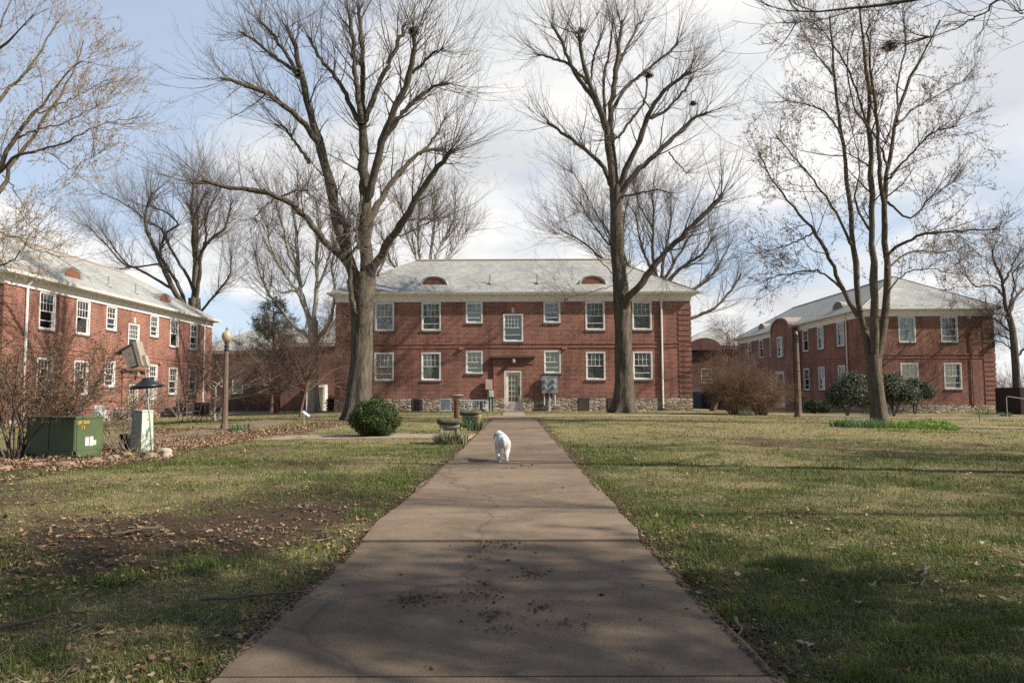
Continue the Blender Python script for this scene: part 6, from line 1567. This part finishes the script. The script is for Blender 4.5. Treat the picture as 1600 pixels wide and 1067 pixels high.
# ================================================================== DOG
def make_dog():
    g = ground(785, 722.5); g.x = wx(784.5, g.y)
    root = empty('dog', g, R(3), 'white curly coated dog walking away along the path', 'dog')
    import bmesh
    bm = bmesh.new()
    def ell(c, r, rotx=0, rz=0):
        mt = Matrix.Translation(c) @ Matrix.Rotation(rz, 4, 'Z') @ Matrix.Rotation(rotx, 4, 'X') @ Matrix.Diagonal((*r, 1))
        bmesh.ops.create_uvsphere(bm, u_segments=20, v_segments=14, radius=1, matrix=mt)
    def limb(pts, rs):
        for (a, b, ra, rb) in zip(pts, pts[1:], rs, rs[1:]):
            a, b = Vector(a), Vector(b); n = max(2, int((b - a).length / .012))
            for i in range(n + 1):
                t = i / n; ell(a.lerp(b, t), [ra * (1 - t) + rb * t] * 3)
    root.scale = (.97, .92, .90)
    # trunk: rump toward the camera (-y), chest beyond
    ell((0, -.16, .355), (.098, .10, .098)); ell((0, -.05, .352), (.100, .15, .100)); ell((0, .08, .345), (.100, .15, .112)); ell((0, .18, .345), (.094, .11, .12))
    ell((-.012, .25, .40), (.066, .08, .085), .5)                                        # neck
    ell((-.045, .30, .445), (.062, .07, .060)); ell((-.060, .375, .425), (.032, .055, .030))   # head, muzzle turned a little left
    # hind legs: thigh, stifle forward, hock back, shank, paw. right hind is lifted behind
    for sx, off, lift in ((-1, .03, 0), (1, -.04, .045)):
        x = sx * .058
        limb([(x, -.16, .33), (x * 1.10, -.10 + off, .215), (x * 1.02, -.185 + off * 1.2, .125 + lift * .5), (x * .95, -.165 + off * 1.4 - lift * .9, .03 + lift)], [.062, .048, .028, .023])
        ell((x * .95, -.14 + off * 1.4 - lift * 1.6, .018 + lift * .75), (.024, .036, .018))
    for sx, off in ((-1, -.05), (1, .05)):
        x = sx * .062
        limb([(x, .19, .30), (x * 1.05, .18 + off * .4, .19), (x * 1.0, .19 + off, .10), (x, .19 + off * 1.1, .025)], [.05, .032, .025, .022])
        ell((x, .205 + off * 1.1, .016), (.025, .036, .017))
    limb([(.004, -.245, .40), (.012, -.285, .365), (.022, -.295, .29), (.030, -.285, .215), (.032, -.275, .16)], [.024, .024, .024, .020, .010])  # hanging tail
    me = bpy.data.meshes.new('body'); bm.to_mesh(me); bm.free()
    tmp = link('tmp', me); md = tmp.modifiers.new('r', 'REMESH'); md.mode = 'VOXEL'; md.voxel_size = .0075; md.use_smooth_shade = True
    sm = tmp.modifiers.new('s', 'SMOOTH'); sm.factor = .5; sm.iterations = 5
    dg = bpy.context.evaluated_depsgraph_get(); ev = tmp.evaluated_get(dg); me2 = bpy.data.meshes.new_from_object(ev)
    bpy.data.objects.remove(tmp)
    fm = Mat('white_curly_fur'); o = fm.coord(); fm.color(fm.ramp(fm.noise(9, 4, .6, o), [(.3, (.56, .53, .49)), (.65, (.72, .70, .67))])); fm.rough(.95); fm.spec(.1); fm.bump(fm.noise(75, 3, .6, o), .15, .006)
    me2.materials.clear(); me2.materials.append(fm.m); me2.name = 'body'
    body = link('body', me2, root)
    # curls: the coat itself is modelled as small soft bumps over the body
    n = len(me2.vertices); co = np.empty(n * 3); me2.vertices.foreach_get('co', co); co = co.reshape(-1, 3); no = np.empty(n * 3); me2.vertices.foreach_get('normal', no); no = no.reshape(-1, 3)
    w = np.sin(co[:, 0] * 150 + 2 * np.sin(co[:, 2] * 90)) * np.sin(co[:, 1] * 140 + 2 * np.sin(co[:, 0] * 80)) * np.sin(co[:, 2] * 150 + 2 * np.sin(co[:, 1] * 85))
    w2 = fbm(co[:, 0] + co[:, 1] * .7 + 5, co[:, 2] + co[:, 1] * .4 + 5, 22, 71, 3) - .5
    me2.vertices.foreach_set('co', (co + no * (w * .0035 + w2 * .014)[:, None]).ravel()); me2.update()
    # curly drop ears, dark nose and eyes, dark pads of the lifted paw
    e = MB()
    for sx in (-1, 1):
        c = Vector((-.045 + sx * .058, .295, .43)); e.rings([[c + Vector((sx * .012 + r * math.cos(a) * .35, r * math.sin(a), z)) for a in np.linspace(0, 2 * math.pi, 10, endpoint=False)] for r, z in ((.008, .028), (.026, .010), (.032, -.030), (.026, -.060), (.008, -.075))])
    e.build('ear', simple_cache('ear_fur', (.47, .41, .34), rough=.95), root, smooth=True)
    e = MB(); e.lathe([(.001, -.01), (.011, -.004), (.011, .006), (.001, .01)], 8); e.build('nose', INK, root, (-.068, .432, .432), smooth=True)
    for sx in (-1, 1):
        e = MB(); e.lathe([(.001, -.006), (.006, 0), (.001, .006)], 8); e.build('eye', INK, root, (-.055 + sx * .026, .358, .458), smooth=True)
    e = MB()
    for dx, dz, r in ((0, 0, .012), (-.012, -.013, .006), (0, -.016, .006), (.012, -.013, .006)): e.rings([[(.055 + dx + q * math.cos(a), y, .052 + dz + q * math.sin(a)) for a in np.linspace(0, 6.28, 9)[:-1]] for q, y in ((r * 1.1, -.268), (r, -.281), (r * .4, -.286))])
    e.build('paw_pad', simple_cache('dark_pad', (.05, .035, .028)), root)
make_dog()

# ================================================================== GRASS, LEAVES, DEBRIS (uncountable)
def scatter_fan(n, y0, y1, rg, k=.80, power=0.0):
    """points with density falling as 1/y^2 so every part of the view is equally covered"""
    u = rg.uniform(0, 1, n); y = y0 * (y1 / y0) ** u; x = rg.uniform(-1, 1, n) * (y * k + .4); return x, y
def on_path(x, y, pad=0.0):
    c, w = path_half(y); return (np.abs(x - c) < w + pad) & (y < 32.1)
EXTRA = [(-1.2, 8, 32.0, 33.3), (-.65, .45, 33, 42), (-3.5, -.9, 16.5, 18.2)]
def off_paths(x, y):
    k = ~on_path(x, y)
    for a, b, c, d in EXTRA: k &= ~((x > a) & (x < b) & (y > c) & (y < d))
    return k
def ground_z(x, y):
    near = np.clip(1 - y / 30, 0, 1)
    z = terrain(x, y) + (fbm(x, y, 1.7, 3, 4) - .5) * .05 * near + (fbm(x, y, 9, 8, 3) - .5) * .02 * near
    c, w = path_half(y); inp = np.clip(1 - (np.abs(x - c) - w) / .25, 0, 1) * (y < 33)
    return z * (1 - inp) + (terrain(x, y) - .012) * inp
def make_grass():
    rg = np.random.default_rng(9)
    x, y = scatter_fan(760000, 1.9, 40, rg, .98)
    s = soilness(x, y); t = tanness(x, y); tuft = fbm(x, y, 3.2, 55, 3); fine = fbm(x, y, 11, 66, 2)
    keep = (off_paths(x, y) | ((np.abs(np.abs(x - path_half(y)[0]) - path_half(y)[1]) < .08) & (fbm(x, y, 5, 7, 2) > .52) & (y < 32))) & (rg.uniform(0, 1, len(x)) > s * 1.05 - .08) & (rg.uniform(0, 1, len(x)) < .35 + tuft * 1.1)
    keep &= ~((x < -5.5) & (y < 16) & (s > .9))
    x, y, s, t, tuft, fine = (a[keep] for a in (x, y, s, t, tuft, fine)); n = len(x)
    isg = rg.uniform(0, 1, n) > (t * .72 + .08)
    lush = np.clip((tuft - .52) * 7, 0, 1) * isg
    H = np.where(isg, .020 + .030 * lush + .022 * fine, .024) * rg.uniform(.5, 1.4, n) * (1 + np.clip(y - 10, 0, 20) * .01)
    w = (.0010 + .00026 * y) * rg.uniform(.7, 1.4, n)
    a = rg.uniform(0, 6.28, n); lean = np.where(isg, rg.uniform(.1, 1.9, n), rg.uniform(1.2, 4.0, n))[:, None]
    z = ground_z(x, y) - .004
    b = np.stack([x, y, z], 1); dr = np.stack([np.cos(a), np.sin(a), np.zeros(n)], 1); sd = np.stack([-np.sin(a), np.cos(a), np.zeros(n)], 1) * w[:, None]
    up = np.array([0, 0, 1.])[None] * np.ones((n, 1)); nn = unit(up + dr * lean * .6); n2 = unit(up * .8 + dr * lean * 1.3)
    H = H[:, None]; p1 = b + nn * H * .55; p2 = p1 + n2 * H * .55
    V = np.stack([b - sd, b + sd, p1 + sd * .8, p1 - sd * .8, p2], 1).reshape(-1, 3)
    k = np.arange(n)[:, None] * 5
    tri = np.concatenate([k + [[0, 1, 2]], k + [[0, 2, 3]], k + [[3, 2, 4]]])
    g1 = np.array([.10, .118, .042]); g2 = np.array([.235, .24, .072]); tn = np.array([.47, .41, .20]); tn2 = np.array([.34, .28, .145])
    m = rg.uniform(0, 1, (n, 1)); C = np.where(isg[:, None], g1 * m + g2 * (1 - m), tn * m + tn2 * (1 - m)) * rg.uniform(.75, 1.25, (n, 1))
    C = np.where((isg[:, None]) & (lush[:, None] > .5), C * np.array([.74, .88, .65]), C)
    o = link('grass', np_mesh('grass', V, tri, GRASSM, np.repeat(C, 5, 0), k=3)); tag(o, 'green and tan lawn grass on both sides of the path', 'grass', kind='stuff')
make_grass()

def leaf_mesh(x, y, z, size, rg, cols, flat=.5):
    """curled dry leaves: a folded six point blade each, with uneven lobes"""
    n = len(x); a = rg.uniform(0, 6.28, n); t = np.linspace(0, 2 * np.pi, 9)[:-1]
    rad = np.array([1.0, .56, .82, .5, .66, .5, .82, .56])[None] * rg.uniform(.7, 1.2, (n, 8))
    px = np.cos(t)[None] * rad; py = np.sin(t)[None] * rad * .75; pz = (rg.uniform(-.1, .55, (n, 1)) * px ** 2 + rg.uniform(.1, .7, (n, 1)) * np.abs(py) + rg.uniform(-.12, .12, (n, 8)))
    pz = pz - pz.min(1, keepdims=True) * .6
    tx = rg.normal(size=(n, 1)) * flat; pz = pz + px * tx
    s = (size * rg.uniform(.6, 1.3, n))[:, None]
    X = x[:, None] + (px * np.cos(a)[:, None] - py * np.sin(a)[:, None]) * s; Y = y[:, None] + (px * np.sin(a)[:, None] + py * np.cos(a)[:, None]) * s; Z = z[:, None] + np.abs(pz) * s
    c = np.stack([x, y, z + .05 * s[:, 0]], 1)[:, None]
    V = np.concatenate([c, np.stack([X, Y, Z], -1)], 1).reshape(-1, 3)
    k = np.arange(n)[:, None] * 9; F_ = np.concatenate([k + [[0, i + 1, (i + 1) % 8 + 1]] for i in range(8)])
    return V, F_, np.repeat(tinted(n, cols, rg, .3), 9, 0)
LC = [(.36, .23, .13), (.28, .165, .095), (.42, .30, .18), (.22, .125, .07), (.40, .31, .21), (.24, .145, .095)]
def make_leaves():
    rg = np.random.default_rng(21)
    # scattered over the lawn
    x, y = scatter_fan(30000, 2.2, 34, rg); c = fbm(x, y, 1.3, 91, 4); s = soilness(x, y)
    k = off_paths(x, y) & (rg.uniform(0, 1, len(x)) < np.clip((c - .47) * 5.0, .06, 1) * (.45 + s) * np.where(y > 12, .45, 1)); x, y = x[k], y[k]
    V, F_, C = leaf_mesh(x, y, ground_z(x, y) + .012, .019 * np.random.default_rng(4).choice([.6, .9, 1, 1.4], len(x)) + .0010 * y, rg, LC)
    o = link('fallen_leaves', np_mesh('fallen_leaves', V, F_, LEAFM, C, k=3)); tag(o, 'scattered dry brown leaves on the lawn', 'fallen leaves', kind='stuff')
    # thick bed around the utility boxes
    P = np.array([(p.x, p.y) for p in LITTER]); n = 60000; x = rg.uniform(P[:, 0].min(), P[:, 0].max(), n); y = P[:, 1].min() + (P[:, 1].max() - P[:, 1].min()) * rg.uniform(0, 1, n) ** 1.7
    k = poly_mask(x, y, LITTER) & (rg.uniform(0, 1, n) < np.clip(fbm(x, y, .9, 12) * 4 - 1.1, 0, 1)) & (np.abs(x) < y * .95 + 2); x, y = x[k], y[k]
    k = rg.uniform(0, 1, len(x)) < np.clip(16 / y, .15, 1); x, y = x[k], y[k]
    V, F_, C = leaf_mesh(x, y, ground_z(x, y) + rg.uniform(0, .03, len(x)), .024 + .0010 * y, rg, LC, .7)
    o = link('leaf_litter', np_mesh('leaf_litter', V, F_, LEAFM, C, k=3)); tag(o, 'thick brown leaf litter around the green box and cabinet', 'leaf litter', kind='stuff')
    print('litter', len(x))
make_leaves()
def make_debris():
    rg = np.random.default_rng(33)
    # soil crumbs on the path and along its edges
    parts = []
    yy = 2.3 * (30 / 2.3) ** rg.uniform(0, 1, 700); c, w = path_half(yy); xx = c + rg.uniform(-1, 1, 700) * w
    CL = ((-.12, 4.95, .10, .08, 300), (.10, 4.1, .05, .05, 160), (.05, 4.02, .1, .03, 60), (-.5, 3.62, .06, .04, 190), (-.40, 3.6, .12, .07, 90), (-.17, 3.7, .06, .12, 200), (-.10, 3.35, .05, .05, 190), (.12, 3.45, .04, .04, 110), (.22, 3.2, .05, .02, 90), (-.05, 3.15, .05, .03, 60), (.45, 6.6, .09, .05, 120), (-.1, 9.8, .08, .05, 60), (.25, 12.9, .16, .2, 130), (.1, 10.1, .09, .09, 90), (-.3, 4.4, .2, .3, 60))
    sx = np.concatenate([xx] + [cx + rg.normal(size=n) * s for cx, cy, s, s2, n in CL])
    sy = np.concatenate([yy] + [cy + rg.normal(size=n) * s2 * 1.2 for cx, cy, s, s2, n in CL])
    ne = 14000; ye = 2.0 * (30 / 2.0) ** rg.uniform(0, 1, ne); c, w = path_half(ye); sd = rg.choice([-1, 1], ne); xe = c + sd * (w + rg.exponential(.09, ne) - .07 * fbm(ye, sd * 3., 1.5, 44, 3))
    n1 = len(sx); x = np.concatenate([sx, xe]); y = np.concatenate([sy, ye]); n = len(x)
    onp = on_path(x, y)
    z = np.where(onp, terrain(x, y) + .024, ground_z(x, y) + .008); s = np.minimum(np.concatenate([rg.exponential(.0019, n1) + .0011, rg.exponential(.0026, ne) + .002]), .011) * (1 + y * .05)
    xs_, ys_ = scatter_fan(16000, 2.2, 20, rg, .8); kk = off_paths(xs_, ys_) & (soilness(xs_, ys_) > .3 + .4 * rg.uniform(0, 1, len(xs_))); xs_, ys_ = xs_[kk], ys_[kk]
    x = np.concatenate([x, xs_]); y = np.concatenate([y, ys_]); z = np.concatenate([z, ground_z(xs_, ys_) + .004]); s = np.concatenate([s, np.minimum(rg.exponential(.005, len(xs_)) + .003, .02) * (1 + ys_ * .05)]); n = len(x)
    ico = np.array([(1.2, 0, 0), (-1.2, 0, 0), (0, 1, 0), (0, -1, 0), (0, 0, .55), (0, 0, -.5)], float); fc = np.array([(0, 2, 4), (2, 1, 4), (1, 3, 4), (3, 0, 4), (2, 0, 5), (1, 2, 5), (3, 1, 5), (0, 3, 5)])
    V = (ico[None] * rg.uniform(.5, 1.4, (n, 6, 1)) * s[:, None, None] + np.stack([x, y, z], 1)[:, None]).reshape(-1, 3)
    F_ = (fc[None] + (np.arange(n) * 6)[:, None, None]).reshape(-1, 3)
    C = np.repeat(tinted(n, [(.10, .068, .045), (.14, .095, .06), (.07, .05, .035), (.20, .13, .085)], rg), 6, 0)
    o = link('soil_debris', np_mesh('soil_debris', V, F_, CLODM, C, k=3)); tag(o, 'dark crumbs of soil and bark on the path and along its edges', 'soil debris', kind='stuff')
    # small fallen twigs in the grass
    m = 420; x, y = scatter_fan(m, 2.2, 20, rg, .7); k = off_paths(x, y); x, y = x[k], y[k]; m = len(x); P = 6
    a = rg.uniform(0, 6.28, m); L = rg.uniform(.05, .22, m) * (1 + y * .04); pts = np.empty((m, P, 3)); d = np.stack([np.cos(a), np.sin(a), np.zeros(m)], 1); pts[:, 0] = np.stack([x, y, ground_z(x, y) + .02], 1)
    for q in range(1, P): d = unit(d + rg.normal(size=(m, 3)) * .22 * (1, 1, .2)); pts[:, q] = pts[:, q - 1] + d * (L / P)[:, None]
    pts[:, :, 2] = ground_z(pts[:, :, 0], pts[:, :, 1]) + .018
    V, Q = tube_arrays(pts, np.linspace(.004, .0018, P)[None] * rg.uniform(.6, 1.3, (m, 1)), 4)
    o = link('twig_litter', np_mesh('twig_litter', V, Q, TWIG)); tag(o, 'thin grey twigs littering the grass', 'twigs', kind='stuff')
make_debris()
def fallen_branch(label, p0, p1, r, seed, sides=3):
    a, b = ground(*p0), ground(*p1); rg = np.random.default_rng(seed); o = empty('fallen_branch', a, 0, label, 'fallen branch', 'small branches fallen on the grass')
    d = np.array(b - a); n = 14; t = np.linspace(0, 1, n)[:, None]; pe = np.array([-d[1], d[0], 0]) / max(np.linalg.norm(d), .01)
    pts = t * d + pe * (np.cumsum(rg.normal(size=(n, 1)), 0) * .018 * np.linalg.norm(d)) * (t * (1 - t) * 4) ; pts[:, 2] = ground_z(pts[:, 0] + a.x, pts[:, 1] + a.y) - a.z + .03
    L = pts[None]; rr = np.linspace(r, r * .35, n)[None]
    A, Ar = grow(L, rr, sides, (.08, .3), 40, .0, 6, .6, .002, (.3, .9), .2, rg); A[:, :, 2] = ground_z(A[:, :, 0] + a.x, A[:, :, 1] + a.y) - a.z + .03
    V, Q = merge([tube_arrays(L, rr, 7), tube_arrays(A, Ar, 5)]); link('stick', np_mesh('stick', V, Q, TWIG), o)
fallen_branch('crooked grey stick lying in the dark grass at the left', (173, 839), (258, 828), .012, 1)
fallen_branch('long thin stick reaching the left path edge', (310, 946), (505, 926), .009, 2, 2)
fallen_branch('long grey stick in the nearest grass at the left edge', (-10, 992), (105, 966), .011, 3, 2)
fallen_branch('forked twig beside the near left path edge', (455, 960), (487, 940), .007, 4)
fallen_branch('stick on the grass right of the path, half in shade', (1452, 890), (1440, 925), .010, 5)
fallen_branch('pale broken stick standing up by the near right path edge', (1149, 972), (1152, 1000), .009, 6, 1)
fallen_branch('curved stick at the left path edge near the joint', (578, 842), (603, 832), .008, 7)
